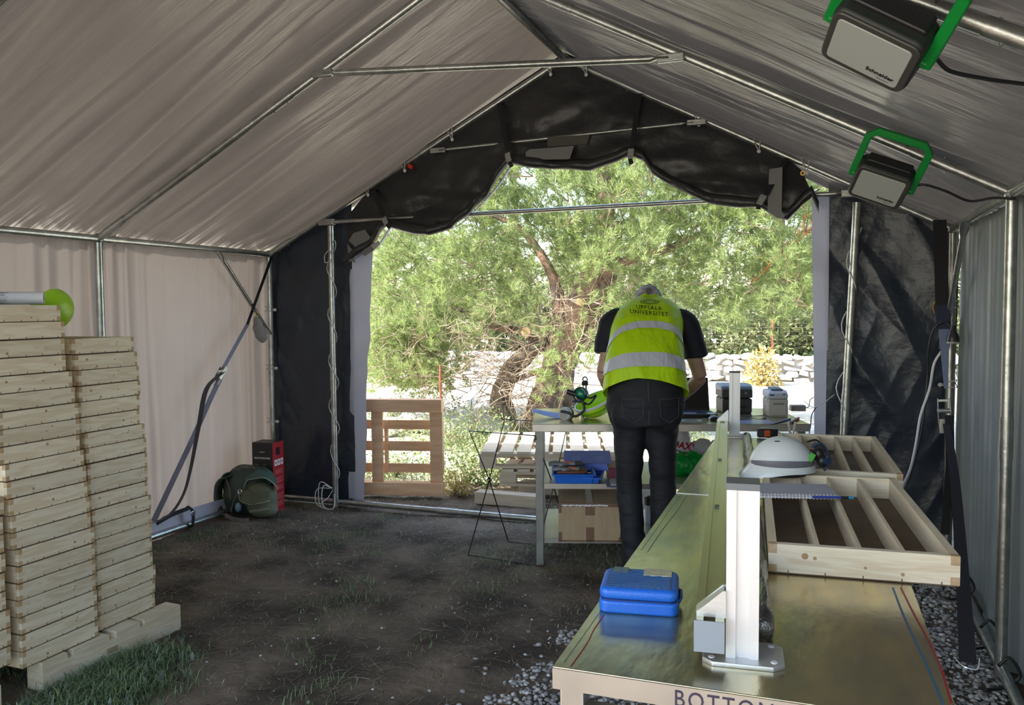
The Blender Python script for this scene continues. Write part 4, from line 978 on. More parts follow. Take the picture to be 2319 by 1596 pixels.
rim = [gc+Matrix.Rotation(.5, 3, 'Y') @ Vector((.042*math.cos(k*PI/8), -.006, .046*math.sin(k*PI/8))) for k in range(17)]
part_w(MB().tube(rim, .006, 8), 'goggle_rim', BLACK_M, eh, smooth=True)
part_w(MB().tube([gc+Vector((-.03, 0, .0)), gc+Vector((-.085, -.01, .018))], [.020, .018], 14), 'goggle_mount', BLACK_M, eh, smooth=40)
part_w(MB().tube([gc+Vector((-.083, -.01, .018)), gc+Vector((-.088, -.01, .019))], .019, 14), 'mount_ring', WHITEPL_M, eh, smooth=40)
part_w(MB().tube(bez([gc+Vector((.03, 0, -.01)), gc+Vector((.07, .0, -.02)), gc+Vector((.10, .02, -.005)), gc+Vector((.06, .0, -.06)), gc+Vector((.02, 0, -.05)), gc+Vector((-.05, 0, -.045))], 5), .007, 8), 'goggle_strap', BLACK_M, eh, smooth=True)
# bottle
c = onz(1325, 938, ZT); wb = thing('water_bottle', 'steel water bottle with black loop cap, behind the lime helmet', 'bottle', (c.x, c.y, ZT))
MB().lathe([(.034, 0), (.036, .004), (.036, .135), (.032, .155), (.019, .172), (.019, .200), (.021, .202)], n=24).build('body', CHROME_M, wb, smooth=40)
MB().lathe([(.022, .198), (.023, .200), (.023, .222), (.016, .230)], n=20).build('cap', BLACK_M, wb, smooth=40)
MB().tube([(.016*math.cos(a), 0, .236+.018*math.sin(a)) for a in np.linspace(-.3, PI+.3, 12)], .0045, 8).build('cap_loop', BLACK_M, wb, smooth=True)
# laptop
c = onz(1590, 945, ZT); lp = thing('laptop', 'open black laptop in front of the bending person', 'laptop', (c.x-.03, c.y, ZT), ta+.05)
MB().bb(-.22, .13, -.02, .22, 0, .022).build('base', BLACK_M, lp, bevel=.004)
kb = MB()
for i in range(5):
    for j in range(14): kb.bb(-.205+j*.0225, -.205+j*.0225+.019, .085+i*.022, .085+i*.022+.018, .022, .0245)
kb.build('keyboard', mat('key_plastic', (.05, .06, .09), .4), lp)
MB().bb(-.085, .0, .012, .065, .022, .0232).build('touchpad', mat('touchpad', (.25, .30, .38), .35), lp)
MB().bb(.07, .12, .0, .05, .022, .0232).build('sticker', mat('pale_sticker', (.55, .60, .7), .5), lp)
M = Matrix.Translation((-.045, .222, .018)) @ Matrix.Rotation(math.radians(-14), 4, 'X')
s_ = MB().bb(-.175, .175, -.006, .006, 0, .225); s_.rot(M); s_.build('screen_lid', mat('dark_lid', (.03, .025, .025), .5), lp, bevel=.003)
s_ = MB().bb(-.162, .162, -.0072, -.0062, .014, .212); s_.rot(M); s_.build('screen', mat('black_screen', (.008, .008, .01), .15), lp)
# label printers
def pbox(prof, w0, w1, name, m, par, bev=.006):        # side profile in (y,z) extruded along x
    return MB().prism([(y, z) for y, z in prof], w0, w1, M=Matrix(((0, 0, 1, 0), (1, 0, 0, 0), (0, 1, 0, 0), (0, 0, 0, 1)))).build(name, m, par, bevel=bev, segs=3)
c = onz(1670, 936, ZT); lpn = thing('label_printer', 'large dark grey label printer with silver top on the table', 'printer', (c.x, c.y, ZT), ta+.02)
DG_M = mat('dark_grey_plastic', (.045, .045, .05), .45); SIL_M = mat('silver_blue_plastic', (.22, .28, .36), .35)
pbox([(0, 0), (.22, 0), (.22, .10), (-.004, .10)], -.100, .100, 'lower_body', DG_M, lpn, .012)
pbox([(-.004, .104), (.22, .104), (.22, .16), (.02, .172), (.0, .160)], -.103, .103, 'upper_body', DG_M, lpn, .010)
pbox([(.008, .152), (.22, .140), (.22, .192), (.05, .196), (.012, .180)], -.106, .106, 'top_cover', SIL_M, lpn, .014)
MB().box((0, -.006, .045), (.12, .004, .016)).build('label_slot', BLACK_M, lpn, bevel=.002)
MB().lathe([(.010, 0), (.010, .004), (.007, .005)], (.055, -.003, .138), (0, -1, 0), 16).build('feed_button', mat('button_grey', (.18, .18, .18), .4), lpn)
MB().box((.04, .10, .1965), (.08, .05, .002)).build('top_label', mat('pale_label', (.4, .46, .52), .5), lpn)
MB().bb(-.09, .09, .0, .2, -.0, .003).build('rubber_foot', BLACK_M, lpn)
c = onz(1763, 944, ZT); wp = thing('label_printer', 'small pale grey desktop label printer on the table', 'printer', (c.x, c.y, ZT), ta-.02)
WP_M = mat('warm_white_plastic', (.46, .44, .40), .4)
pbox([(0, 0), (.18, 0), (.18, .115), (.0, .115)], -.062, .062, 'base', WP_M, wp, .006)
pbox([(.002, .116), (.18, .116), (.18, .170), (.05, .172), (.012, .150)], -.066, .066, 'lid', mat('cool_white_plastic', (.52, .55, .60), .35), wp, .014)
pbox([(-.008, .010), (.0, .006), (.0, .100), (-.008, .096)], -.046, .046, 'front_door', WP_M, wp, .003)
MB().box((0, -.009, .086), (.070, .003, .008)).build('label_slot', mat('slot_grey', (.16, .17, .18), .5), wp)
pbox([(.04, .168), (.15, .166), (.15, .186), (.045, .180)], -.038, .038, 'release_tab', mat('slate_blue', (.10, .13, .24), .35), wp, .005)
MB().box((-.042, .004, .143), (.028, .002, .010), rot=Matrix.Rotation(-.5, 3, 'X')).build('maker_label', mat('label_blue', (.06, .10, .28), .5), wp)
MB().box((.034, .004, .147), (.016, .002, .006), rot=Matrix.Rotation(-.5, 3, 'X')).build('indicator', mat('label_dark', (.08, .08, .1), .5), wp)
for s in (-1, 1): MB().bb(s*.062-.003, s*.062+.003, .03, .06, .09, .125).build('latch', WP_M, wp, bevel=.002)
c = onz(1806, 930, ZT); t = thing('power_adapter', 'grey power adapter brick at the right end of the table', 'adapter', tuple(c), ta); rbox(-.05, .05, -.03, .03, 0, .040, .006).build('body', mat('taupe_plastic', (.17, .15, .13), .5), t, bevel=.004)
MB().tube(bez([(.05, 0, .02), (.08, .01, .03), (.10, .03, .08), (.16, .0, .10)], 6), .003, 6).build('lead', BLACK_M, t, smooth=True)
c = onz(1617, 952, ZT); t = thing('computer_mouse', 'black computer mouse beside the laptop', 'mouse', tuple(c), ta+.4)
MB().ell((0, 0, .008), (.034, .056, .028), n=18, m=10).build('shell', mat('gloss_black', (.012, .012, .014), .2), t, smooth=True); MB().box((0, .03, .033), (.006, .016, .006)).build('wheel', GREYPL_M, t, bevel=.002)
tag(MB().tube(bez([tuple(onz(1612, 944, ZT+.004)), tuple(onz(1605, 938, ZT+.004)), tuple(onz(1620, 934, ZT+.004)), tuple(onz(1640, 930, ZT+.004))], 6), .0022, 6).build('mouse_cable', BLACK_M, smooth=True), 'thin black mouse cable on the table', 'cable')
tag(MB().tube(bez([tuple(onz(x, y, ZT+.005)) for x, y in ((1676, 940), (1705, 942), (1730, 941), (1733, 946), (1715, 949), (1690, 945), (1678, 950))], 6), .003, 6).build('printer_cable', mat('navy_cable', (.03, .03, .08), .5), smooth=True), 'looped dark cable lying between the two printers', 'cable')
c = onz(1568, 958, ZT); t = thing('card_reader', 'pale grey flat hand scanner lying left of the mouse', 'scanner', tuple(c), ta)
rbox(-.075, .06, -.03, .04, 0, .018, .012).build('body', mat('scanner_grey', (.40, .42, .42), .4), t, bevel=.004); MB().bb(-.04, .03, -.015, .02, .018, .0195).build('window', mat('scanner_dark', (.14, .16, .18), .3), t)
PEN = ((1747, 961, 1790, 948, 'slim purple pen lying on the table edge', (.10, .07, .16), (.03, .03, .4), .005), (1790, 957, 1808, 947, 'thick marker with red cap by the clamp', (.10, .07, .12), (.42, .01, .03), .008))
for x0, y0, x1, y1, lab, c1, c2, r_ in PEN:
    a = onz(x0, y0, ZT+r_); b = onz(x1, y1, ZT+r_); t = thing('marker_pen', lab, 'pen', tuple(a))
    part_w(MB().tube([a, a.lerp(b, .6)], r_, 10), 'barrel', mat('pen_%d' % x0, c1, .35), t); part_w(MB().tube([a.lerp(b, .6), b], r_*1.15, 10), 'cap', mat('pencap_%d' % x0, c2, .35), t)
tag(MB().box(tuple(onz(1700, 955, ZT+.001)), (.26, .12, .002), rz=ta).build('plastic_folder', mat('lilac_folder', (.25, .28, .50), .3), bevel=.0005), 'lilac plastic folder lying flat between the stand and the pens', 'folder')

# middle shelf
ZM = .521
c = onz(1300, 1096, ZM); bt = thing('tool_tray', 'blue plastic tray full of gloves and hand tools, on the middle shelf', 'tray', (c.x, c.y, ZM), ta+.02)
def open_tray(x0, x1, y0, y1, h, fl_=.012, th=.003):
    mb = MB(); o = [(x0+fl_, y0+fl_), (x1-fl_, y0+fl_), (x1-fl_, y1-fl_), (x0+fl_, y1-fl_)]; p = [(x0, y0), (x1, y0), (x1, y1), (x0, y1)]; q = [(x0-.012, y0-.012), (x1+.012, y0-.012), (x1+.012, y1+.012), (x0-.012, y1+.012)]
    vs = [(a, b, 0) for a, b in o]+[(a, b, h) for a, b in p]+[(a, b, h) for a, b in q]+[(a, b, h-.008) for a, b in q]
    fs = [(3, 2, 1, 0)]
    for l in range(3): fs += [(l*4+k, l*4+(k+1) % 4, (l+1)*4+(k+1) % 4, (l+1)*4+k) for k in range(4)]
    return mb.add(vs, fs)
ot = open_tray(-.125, .125, 0, .36, .062).build('tray', BLUE_M, bt, bevel=.004); sd_ = ot.modifiers.new('s', 'SOLIDIFY'); sd_.thickness = .003; sd_.offset = 0
bt2 = thing('tool_tray', 'second blue tray nested under the tool tray, its rim just showing', 'tray', (c.x+.035, c.y+.03, ZM), ta-.12)
ot = open_tray(-.12, .12, 0, .34, .04).build('tray', BLUE_M, bt2, bevel=.004); ot.location.z = .0
GLV_M = mat('grey_glove', (.25, .26, .26), .8, bump=.3, bscale=60); ORG_M = mat('orange_fabric', (.75, .13, .02), .6)
BM = bt.matrix_basis
def glove(cx, cy, cz, rz, label, seed):
    t = thing('work_glove', label, 'glove', tuple(BM @ Vector((cx, cy, cz))), ta+rz); r_ = random.Random(seed)
    mb = MB().ell((0, 0, 0), (.048, .036, .012))
    for k in range(4):
        yy = -.027+k*.018; mb.tube(bez([(-.03, yy, 0), (-.07, yy*1.2, .004), (-.10-r_.uniform(0, .015), yy*1.3+r_.uniform(-.005, .005), -.002)], 4), [.010]*9, 8)
    mb.tube(bez([(0, -.03, 0), (-.03, -.058, .004), (-.05, -.062, 0)], 4), [.011]*9, 8); mb.tube([(.03, 0, 0), (.09, 0, 0)], [(.034, .012), (.040, .012)], 12)
    o = mb.build('glove', GLV_M, t); remesh(o, .0045, 3)
    MB().ell((.012, -.008, .009), (.026, .016, .006)).build('orange_pad', ORG_M, t, smooth=True); MB().tube([(.055, 0, 0), (.10, 0, 0)], [(.040, .0145), (.042, .0145)], 12).build('cuff', mat('glove_dark', (.06, .06, .06), .8), t, smooth=40)
glove(-.02, .10, .078, .0, 'grey work glove with orange pad, lower one in the blue tool tray', 1); glove(-.045, .17, .098, .1, 'grey work glove with orange patch, upper one in the blue tool tray', 2)
t = thing('leather_sheath', 'brown leather knife sheath with brass stud in the blue tray', 'sheath', tuple(BM @ Vector((.0, .045, .068))), ta+.12)
MB().prism([(-.11, -.004), (-.02, -.026), (.07, -.022), (.085, .004), (.05, .024), (-.02, .018)], -.010, .010).build('leather', mat('brown_leather', (.13, .045, .025), .5, bump=.2, bscale=60), t, bevel=.005); MB().lathe([(.008, 0), (.006, .003)], (.02, -.004, .010), (0, -.3, 1), 12).build('stud', mat('brass', (.6, .42, .12), .3, 1), t)
for i, (x, y, rz, m, lab) in enumerate(((-.06, .06, .5, mat('dark_blue_tool', (.02, .03, .20), .4), 'dark blue handled hand tool in the blue tray'), (.06, .08, -.3, mat('steel_tool', (.25, .25, .25), .3, .8), 'steel pliers lying right of the sheath in the blue tray'), (.05, .15, .2, mat('wood_tool', (.25, .16, .06), .5), 'thin wooden rod lying at the back of the blue tray'))):
    t = thing('hand_tool', lab, 'tool', tuple(BM @ Vector((x, y, .058))), ta+rz)
    MB().bar((-.05, -.006, 0), (.02, 0, 0), .010, .012).bar((-.05, .012, 0), (.02, 0, 0), .010, .012).build('handle', m, t, bevel=.003); MB().bar((.015, 0, 0), (.055, 0, 0), .014, .008).build('head', MATS.get('steel_tool', CHROME_M), t, bevel=.002)
def binder(label, c, rz, m, tilt, W=.27, D=.30, th=.05, pages=True):
    t = thing('ring_binder', label, 'binder', c, rot=(tilt, 0, rz))
    MB().bb(-W/2, W/2, 0, D, th-.003, th).build('cover', m, t); MB().bb(-W/2, W/2, 0, D, 0, .003).build('cover', m, t); MB().bb(-W/2, W/2, 0, .003, 0, th).build('spine', m, t)
    if pages: MB().bb(-W/2+.008, W/2-.008, .012, D-.01, .006, th*.8).build('pages', PAP_M, t)
    return t
c = onz(1318, 1066, ZM+.06); bb1 = binder('blue ring binder with printed cover, leaning behind the tool tray', (c.x, c.y+.14, ZM+.035), ta, mat('blue_binder', (.16, .22, .62), .4), .22, W=.31, D=.22)
for x0 in (-.10, .06):
    m_ = MB()
    for k in range(4): m_.bb(x0, x0+.05, .05+k*.02, .058+k*.02, .0501, .0505)
    m_.build('cover_print', mat('pale_blue_ink', (.30, .38, .75), .5), bb1)
c = onz(1400, 1090, ZM); binder('dark red ring binder standing open right of the tool tray', (c.x+.02, c.y+.03, ZM+.012), ta, mat('wine_binder', (.12, .012, .03), .45), 0, W=.18, D=.26, th=.07)
for i, (x, y, z, lab) in enumerate(((1400, 1104, 0, 'lower magazine under the red binder'), (1405, 1101, .012, 'upper magazine under the red binder'))):
    c = onz(x, y, ZM); tag(MB().box((c.x, c.y+.10, ZM+.006+z*.5), (.20-.02*i, .22, .005), rz=ta).build('magazine', mat('magazine%d' % i, ((.10, .12, .2), (.42, .45, .5))[i], .4)), lab, 'magazine')
def lumpy(name, label, cat, c, ells, m, vox, disp, parts=()):
    t = thing(name, label, cat, tuple(c)); mb = MB()
    for e in ells: mb.ell(e[0], e[1])
    o = mb.build('bag', m, t); remesh(o, vox, 2, disp); return t
BAGW_M = mat('white_bag_film', (.55, .54, .60), .22, trans=.3, bump=.2, bscale=20)
def crinkle(s, amp=.012, sc=18):
    def f(co): return (np.abs(vnoise(co[:, 0]*sc+co[:, 2]*sc*.7, co[:, 1]*sc*1.3, s))-.2)*amp*2 + (np.abs(vnoise(co[:, 2]*sc*2.2, co[:, 0]*sc*2-co[:, 1]*9, s+3))-.2)*amp
    return f
c = onz(1548, 1062, ZM); cb = lumpy('carrier_bag', 'white plastic carrier bag with red lettering, on the middle shelf', 'bag', (c.x+.02, c.y+.02, ZM), [((0, 0, .09), (.11, .09, .09)), ((-.03, 0, .20), (.05, .05, .12)), ((.10, .02, .14), (.09, .06, .07)), ((-.06, 0, .28), (.03, .03, .05))], BAGW_M, .009, crinkle(1, .014))
bvh = BVHTree.FromObject(cb.children[0], bpy.context.evaluated_depsgraph_get())
def on_bag(p):
    r_ = bvh.ray_cast(Vector((p.x, -1, p.z)), Vector((0, 1, 0))); return (r_[0]+Vector((0, -.003, 0))) if r_[0] is not None else p
text('lettering', 'MAXI', .062, frameM((-.02, -.12, .165), (1, 0, -.15), (0, 0, 1)), mat('red_print', (.55, .01, .05), .4), cb, project=on_bag, bold=.0015)
text('lettering', 'STORMARKNAD', .016, frameM((-.01, -.12, .125), (1, 0, -.15), (0, 0, 1)), TEXTBLK_M, cb, project=on_bag, bold=.0008)
lumpy('food_packet', 'dark red glossy packet with pattern, below the white carrier bag', 'packet', (c.x-.09, c.y-.04, ZM), [((0, 0, .06), (.05, .04, .06)), ((0, 0, .11), (.035, .03, .05))], mat('red_packet', (.30, .01, .015), .2, col2=(.02, .01, .01), scale=14, contrast=(.5, .56)), .008, crinkle(2, .008))
lumpy('carrier_bag', 'bright green plastic bag slumped on the middle shelf behind the bench', 'bag', (c.x+.03, c.y-.20, ZM), [((0, 0, .075), (.11, .075, .075)), ((.06, .02, .10), (.09, .06, .06)), ((-.03, 0, .04), (.08, .07, .05))], mat('green_bag_film', (.0, .33, .045), .25, trans=.2), .008, crinkle(5, .012))
lumpy('carrier_bag', 'second white bag with red print, right of the lettered bag', 'bag', (c.x+.21, c.y+.06, ZM), [((0, 0, .10), (.10, .07, .10)), ((.03, 0, .17), (.06, .04, .06))], BAGW_M, .009, crinkle(8, .014))
# lower shelf
ZL = .176
a = onz(1265, 1226, ZL); cb_ = thing('cardboard_box', 'brown cardboard box sealed with tape on the bottom shelf', 'box', (a.x, a.y, ZL), ta)
CARD_M = mat('cardboard', (.36, .26, .16), .8, col2=(.40, .30, .19), scale=6, stretch=(6, 1, 1), bump=.1, bscale=80); TAPE_M = mat('brown_tape', (.17, .09, .055), .4); CTAPE_M = mat('clear_tape', (.40, .38, .34), .2)
BW, BD, BH = .40, .42, .235
MB().bb(0, BW, 0, BD, 0, BH).build('carton', CARD_M, cb_, bevel=.002)
for x0, x1 in ((0, BW/2-.001), (BW/2+.001, BW)): MB().bb(x0, x1, .001, BD-.001, BH, BH+.004).build('flap', CARD_M, cb_)
m_ = MB()
for r_ in ((.165, .225, -.0012, 0, .165, BH+.003), (.170, .220, -.0012, 0, -.0, .09), (0, .02, -.0012, 0, .18, BH), (BW-.02, BW, -.0012, 0, .16, BH), (0, .022, -.0012, 0, 0, .06), (BW-.03, BW, -.0012, 0, 0, .03), (0, BW, -.0012, 0, 0, .010), (0, BW, -.0016, 0, BH-.018, BH+.003), (0, BW, 0, .012, BH+.004, BH+.0052)): m_.bb(*r_)
m_.build('brown_tape', TAPE_M, cb_)
MB().bb(.175, .215, .012, BD-.01, BH+.0055, BH+.0062).build('clear_tape', CTAPE_M, cb_)
m_ = MB()
for k in range(30): x = .02+k*.0095; m_.bb(x, x+.0095, -.0022, -.0015, BH-.010-random.uniform(0, .006), BH-.003+random.uniform(-.002, .002))
m_.build('torn_label', PAP_M, cb_)
c = onz(1470, 1190, ZL); t = thing('canister', 'black and white canister on the bottom shelf, between the legs', 'container', (c.x, c.y+.1, ZL)); MB().lathe([(.05, 0), (.05, .12)], n=18).build('body', mat('canister_white', (.5, .55, .62), .3), t); MB().lathe([(.052, .12), (.052, .17), (.02, .18)], n=18).build('lid', BLACK_M, t)

# black wire bag frame left of the table
a0 = onz(1060, 1258); a1 = onz(1207, 1280)
wf = thing('wire_stand', 'black folding wire bag stand on the ground left of the table', 'stand', tuple(a0), math.atan2((a1-a0).y, (a1-a0).x))
Lw = (a1-a0).length
zt = 1.62-(982-697)/1866*5.2
def wire(pts, par=wf): return MB().tube(pts, .0042, 6).build('wire_loop', BLACK_M, par, smooth=30)
dpt = .40
wire([(0, 0, .004), (.055, dpt*.5, .47), (.07, dpt, zt+.03), (Lw+.07, dpt, zt+.03), (Lw+.055, dpt*.5, .47), (Lw, 0, .004), (0, 0, .004)])
wire([(.09, dpt, .004), (.055, dpt*.5, .47), (.02, 0, zt), (Lw+.02, 0, zt), (Lw+.055, dpt*.5, .47), (Lw+.09, dpt, .004), (.09, dpt, .004)])
for x in (.055, Lw+.055): MB().tube([(x+.014*math.cos(a), dpt*.5, .47+.014*math.sin(a)) for a in np.linspace(0, 2*PI, 10)], .004, 6).build('pivot_ring', BLACK_M, wf)

# ================================================================== PERSON bending over the table
pc = ony(1470, 900, 4.62); PZ = .33
pe = thing('person', 'person in lime hi-vis vest and dark jeans, bending over the rear table', 'person', (pc.x, pc.y, 0), PZ)
SKIN_M = mat('skin', (.36, .21, .15), .5, col2=(.42, .26, .19), scale=20)
VEST_M = mat('hivis_vest', (.50, .78, .0), .5, bump=.8, bscale=7, bdist=.035, trans=.12, bstretch=(1.5, 1, .6))
REFL_M = mat('reflective_tape', (.50, .52, .58), .35, bump=.8, bscale=9, bdist=.03, bstretch=(1.6, 1, .6))
SHIRT_M = mat('navy_shirt', (.005, .006, .015), .8, bump=.7, bscale=9, bdist=.03)
JEAN_M = mat('black_jeans', (.0045, .0065, .012), .75, col2=(.011, .013, .019), scale=4, contrast=(.42, .6), bump=.7, bscale=7, bdist=.03, bstretch=(.6, .6, 1.8))
HAIR_M = mat('grey_hair', (.10, .10, .10), .6, col2=(.38, .38, .40), scale=22, stretch=(1, 1, .4), contrast=(.4, .6), bump=.8, bscale=70)
Vc = Vector
def tb(mb, pts, rs, n=12): return mb.tube(bez(pts, 4), [(lambda a: (a[0], a[1]))(tuple(np.interp(t, np.linspace(0, 1, len(rs)), [r[i] for r in rs]) for i in (0, 1))) for t in np.linspace(0, 1, (len(pts)-1)*4+1)], n)
# skin body: one continuous surface from head to feet
b = MB()
b.ell((.045, .40, 1.64), (.076, .098, .102), rot=Matrix.Rotation(-.75, 3, 'X'), n=20, m=14)      # skull
b.ell((.045, .455, 1.575), (.058, .060, .075), rot=Matrix.Rotation(-.75, 3, 'X'))                # jaw
b.ell((.045, .520, 1.585), (.012, .022, .026), rot=Matrix.Rotation(-.75, 3, 'X'))                # nose
for s in (-1, 1): b.ell((.045+s*.078, .395, 1.615), (.010, .022, .034), rot=Matrix.Rotation(-.6, 3, 'X'))
tb(b, [(.03, .24, 1.50), (.04, .31, 1.56), (.045, .38, 1.61)], [(.070, .06), (.056, .056), (.055, .055)])
tb(b, [(-.02, .02, .98), (-.02, .04, 1.15), (-.005, .12, 1.33), (.02, .22, 1.48), (.03, .28, 1.53)], [(.16, .11), (.17, .11), (.175, .11), (.17, .10), (.10, .07)], 18)
SHL, SHR = Vc((-.165, .255, 1.525)), Vc((.235, .250, 1.515))
EL, ER = Vc((-.245, .20, 1.235)), Vc((.335, .24, 1.20)); WL, WR = Vc((-.15, .44, 1.03)), Vc((.205, .46, 1.005))
for S_, E_l, W_ in ((SHL, EL, WL), (SHR, ER, WR)):
    tb(b, [S_+Vc((.02 if S_.x < 0 else -.02, 0, .0)), S_.lerp(E_l, .5)+Vc((0, -.01, 0)), E_l], [(.055, .055), (.046, .050), (.040, .042)])
    tb(b, [E_l, E_l.lerp(W_, .35), W_], [(.041, .042), (.043, .040), (.027, .022)])
def hand(W_, d, up, s):
    d = Vc(d).normalized(); sd = d.cross(Vc(up)).normalized()*s; nn = Vc(up).normalized()
    tb(b, [W_, W_+d*.05, W_+d*.095], [(.026, .020), (.038, .017), (.040, .014)])
    for k, ln in enumerate((.070, .080, .075, .058)):
        o = W_+d*.085+sd*(.030-.020*k); tb(b, [o, o+d*ln*.5+nn*.006, o+d*ln*.85-nn*.010, o+d*ln-nn*.024], [(.0095, .0095), (.009, .009), (.008, .008), (.006, .006)], 8)
    o = W_+d*.025+sd*.024; tb(b, [o, o+sd*.022+d*.022, o+sd*.030+d*.055-nn*.008], [(.013, .013), (.0115, .0115), (.008, .008)], 8)
hand(WR, (-.25, .9, -.28), (0, .25, 1), -1); hand(WL, (.25, .9, -.30), (0, .25, 1), 1)
tb(b, [(-.105, .0, .98), (-.110, .005, .80), (-.122, .02, .60), (-.105, .0, .40), (-.085, 0, .25), (-.080, .02, .05)], [(.075, .08), (.07, .07), (.052, .055), (.05, .05), (.042, .045), (.035, .05)])
tb(b, [(.072, .02, .98), (.080, .03, .80), (.088, .05, .60), (.085, .05, .40), (.075, .05, .25), (.070, .07, .05)], [(.075, .08), (.07, .07), (.050, .055), (.05, .05), (.042, .045), (.035, .05)])
ob = b.build('body', SKIN_M, pe); remesh(ob, .0075, 3)
# face details (looking down at the table)
for s in (-1, 1): MB().ell((.045+s*.030, .505, 1.615), (.011, .009, .008)).build('eye', mat('eye_white', (.6, .6, .6), .2), pe, smooth=True)
MB().ell((.045, .512, 1.545), (.022, .008, .006)).build('mouth', mat('lips', (.3, .12, .10), .5), pe, smooth=True)
h_ = MB().ell((.045, .388, 1.660), (.086, .106, .096), rot=Matrix.Rotation(-.75, 3, 'X'), n=22, m=16)
h_.ell((.045, .345, 1.620), (.075, .06, .07))
ho = h_.build('hair', HAIR_M, pe); remesh(ho, .007, 3, lambda co: vnoise(co[:, 0]*90, co[:, 2]*35+co[:, 1]*30, 4)*.008)
# shirt
s_ = MB()
tb(s_, [(-.02, .03, 1.10), (-.018, .05, 1.25), (.0, .13, 1.38), (.022, .225, 1.50), (.035, .285, 1.55)], [(.20, .13), (.20, .13), (.19, .125), (.19, .115), (.10, .07)], 20)
for S_, E_l, sg in ((SHL, EL, -1), (SHR, ER, 1)):
    m1 = S_.lerp(E_l, .62)
    tb(s_, [S_+Vc((-sg*.06, .02, .02)), S_+Vc((sg*.012, 0, .012)), S_.lerp(E_l, .3)+Vc((sg*.020, 0, 0)), m1+Vc((sg*.010, 0, 0))], [(.085, .075), (.078, .078), (.076, .076), (.084, .074)], 16)
so_ = s_.build('t_shirt', SHIRT_M, pe); remesh(so_, .011, 4, lambda co: (vnoise(co[:, 0]*12+co[:, 2]*6, co[:, 2]*9, 9))*.012)
# jeans
j = MB()
tb(j, [(-.018, .035, 1.235), (-.02, .015, 1.15), (-.022, -.005, 1.06), (-.02, .0, .97)], [(.190, .130), (.215, .148), (.222, .165), (.200, .150)], 24)
for s in (-1, 1): j.ell((-.02+s*.095, -.065, 1.03), (.108, .085, .115))
tb(j, [(-.112, .0, 1.00), (-.112, .005, .80), (-.112, .02, .60), (-.100, .0, .40), (-.088, -.005, .25), (-.085, .0, .10)], [(.098, .125), (.082, .100), (.073, .082), (.071, .080), (.069, .078), (.074, .082)], 20)
tb(j, [(.075, .02, 1.00), (.080, .03, .80), (.088, .05, .60), (.085, .05, .40), (.075, .05, .25), (.070, .05, .10)], [(.096, .125), (.080, .100), (.073, .082), (.070, .078), (.067, .076), (.072, .082)], 20)
jo = j.build('jeans', JEAN_M, pe); remesh(jo, .011, 5, lambda co: vnoise(co[:, 0]*7+co[:, 2]*3, co[:, 2]*26+co[:, 0]*6, 14)*.014*np.clip((1.05-co[:, 2])*2, .15, 1)+vnoise(co[:, 0]*25, co[:, 2]*30, 15)*.003)
bj = BVHTree.FromObject(jo, bpy.context.evaluated_depsgraph_get())
def onj(x, z, off=.003):
    r_ = bj.ray_cast(Vector((x, -1, z)), Vector((0, 1, 0))); return Vector((x, (r_[0].y if r_[0] is not None else -.1)-off, z))
SEAM_M = mat('jean_stitching', (.07, .07, .075), .7)
for pts in ([(-.022, 1.21), (-.022, 1.12), (-.021, 1.04), (-.02, .98)],): MB().tube([onj(*q, .001) for q in pts], .0022, 5).build('seam', SEAM_M, pe)
for x0 in (-.165, .035):
    q = [(x0, 1.115), (x0+.115, 1.120), (x0+.110, 1.02), (x0+.060, .985), (x0+.008, 1.02), (x0, 1.115)]; pp = []
    for a, c in zip(q[:-1], q[1:]): pp += [onj(a[0]+(c[0]-a[0])*k/5, a[1]+(c[1]-a[1])*k/5) for k in range(5)]
    MB().tube(pp+[onj(*q[-1])], .0016, 5).build('back_pocket', SEAM_M, pe)
    MB().tube([onj(x0+.01+k*.019, 1.075-.008*math.sin(k/5*PI)) for k in range(6)], .0014, 5).build('pocket_stitching', BLACK_M, pe)
for s, hx, hy in ((-1, -.08, .03), (1, .07, .08)):
    MB().ell((hx, hy+.05, .045), (.052, .14, .045)).bb(hx-.05, hx+.05, hy-.08, hy+.18, -.004, .022).build('shoe', mat('dark_shoe', (.03, .025, .02), .6), pe, bevel=.004)
# vest: a lofted sheet around the torso
RG = [(1.11, .005, 8, -.020, .236, .178), (1.17, .012, 10, -.021, .234, .176), (1.25, .035, 16, -.022, .229, .166), (1.33, .075, 26, -.018, .222, .155), (1.41, .125, 36, -.008, .214, .148), (1.49, .185, 46, .008, .210, .138), (1.555, .245, 54, .026, .202, .118), (1.605, .290, 60, .036, .168, .092), (1.64, .325, 62, .042, .098, .070), (1.662, .335, 60, .044, .066, .060)]
RG = np.array(RG); tt_ = np.linspace(0, 1, len(RG))
def vsurf(u, t, off=0.0):
    ang = -PI/2 + (u-.5)*2*PI                         # u=.5 is the middle of the back (towards the camera)
    zc, yf, th, xc, a, bb2 = [np.interp(t, tt_, RG[:, i]) for i in range(6)]
    th = np.radians(th); ca, sa = np.cos(ang), np.sin(ang)
    e = .80; cx = np.sign(ca)*np.abs(ca)**e*(a+off); cyy = np.sign(sa)*np.abs(sa)**e*(bb2+off)
    wr = vnoise(u*9+t*3, t*7-u*3, 6)*.06 + vnoise(u*20, t*9+u*14, 7)*.025 + np.abs(vnoise(u*11+t*3.5, t*2.2, 8))*.11*(1-t) + np.abs(vnoise(u*7-t*6, t*4, 18))*.05
    cx = cx*(1+wr*.6); cyy = cyy*(1+wr*.9)
    return xc+cx, yf+cyy*np.cos(th), zc-cyy*np.sin(th)*.85
def hem_t(u):                                         # hem rises in the middle of the back
    return np.clip(.155-np.abs(u-.47)**1.35*.75, .0, .2)
def vest_fn(u, v):
    t0 = hem_t(u); return vsurf(u, t0+(1-t0)*v)
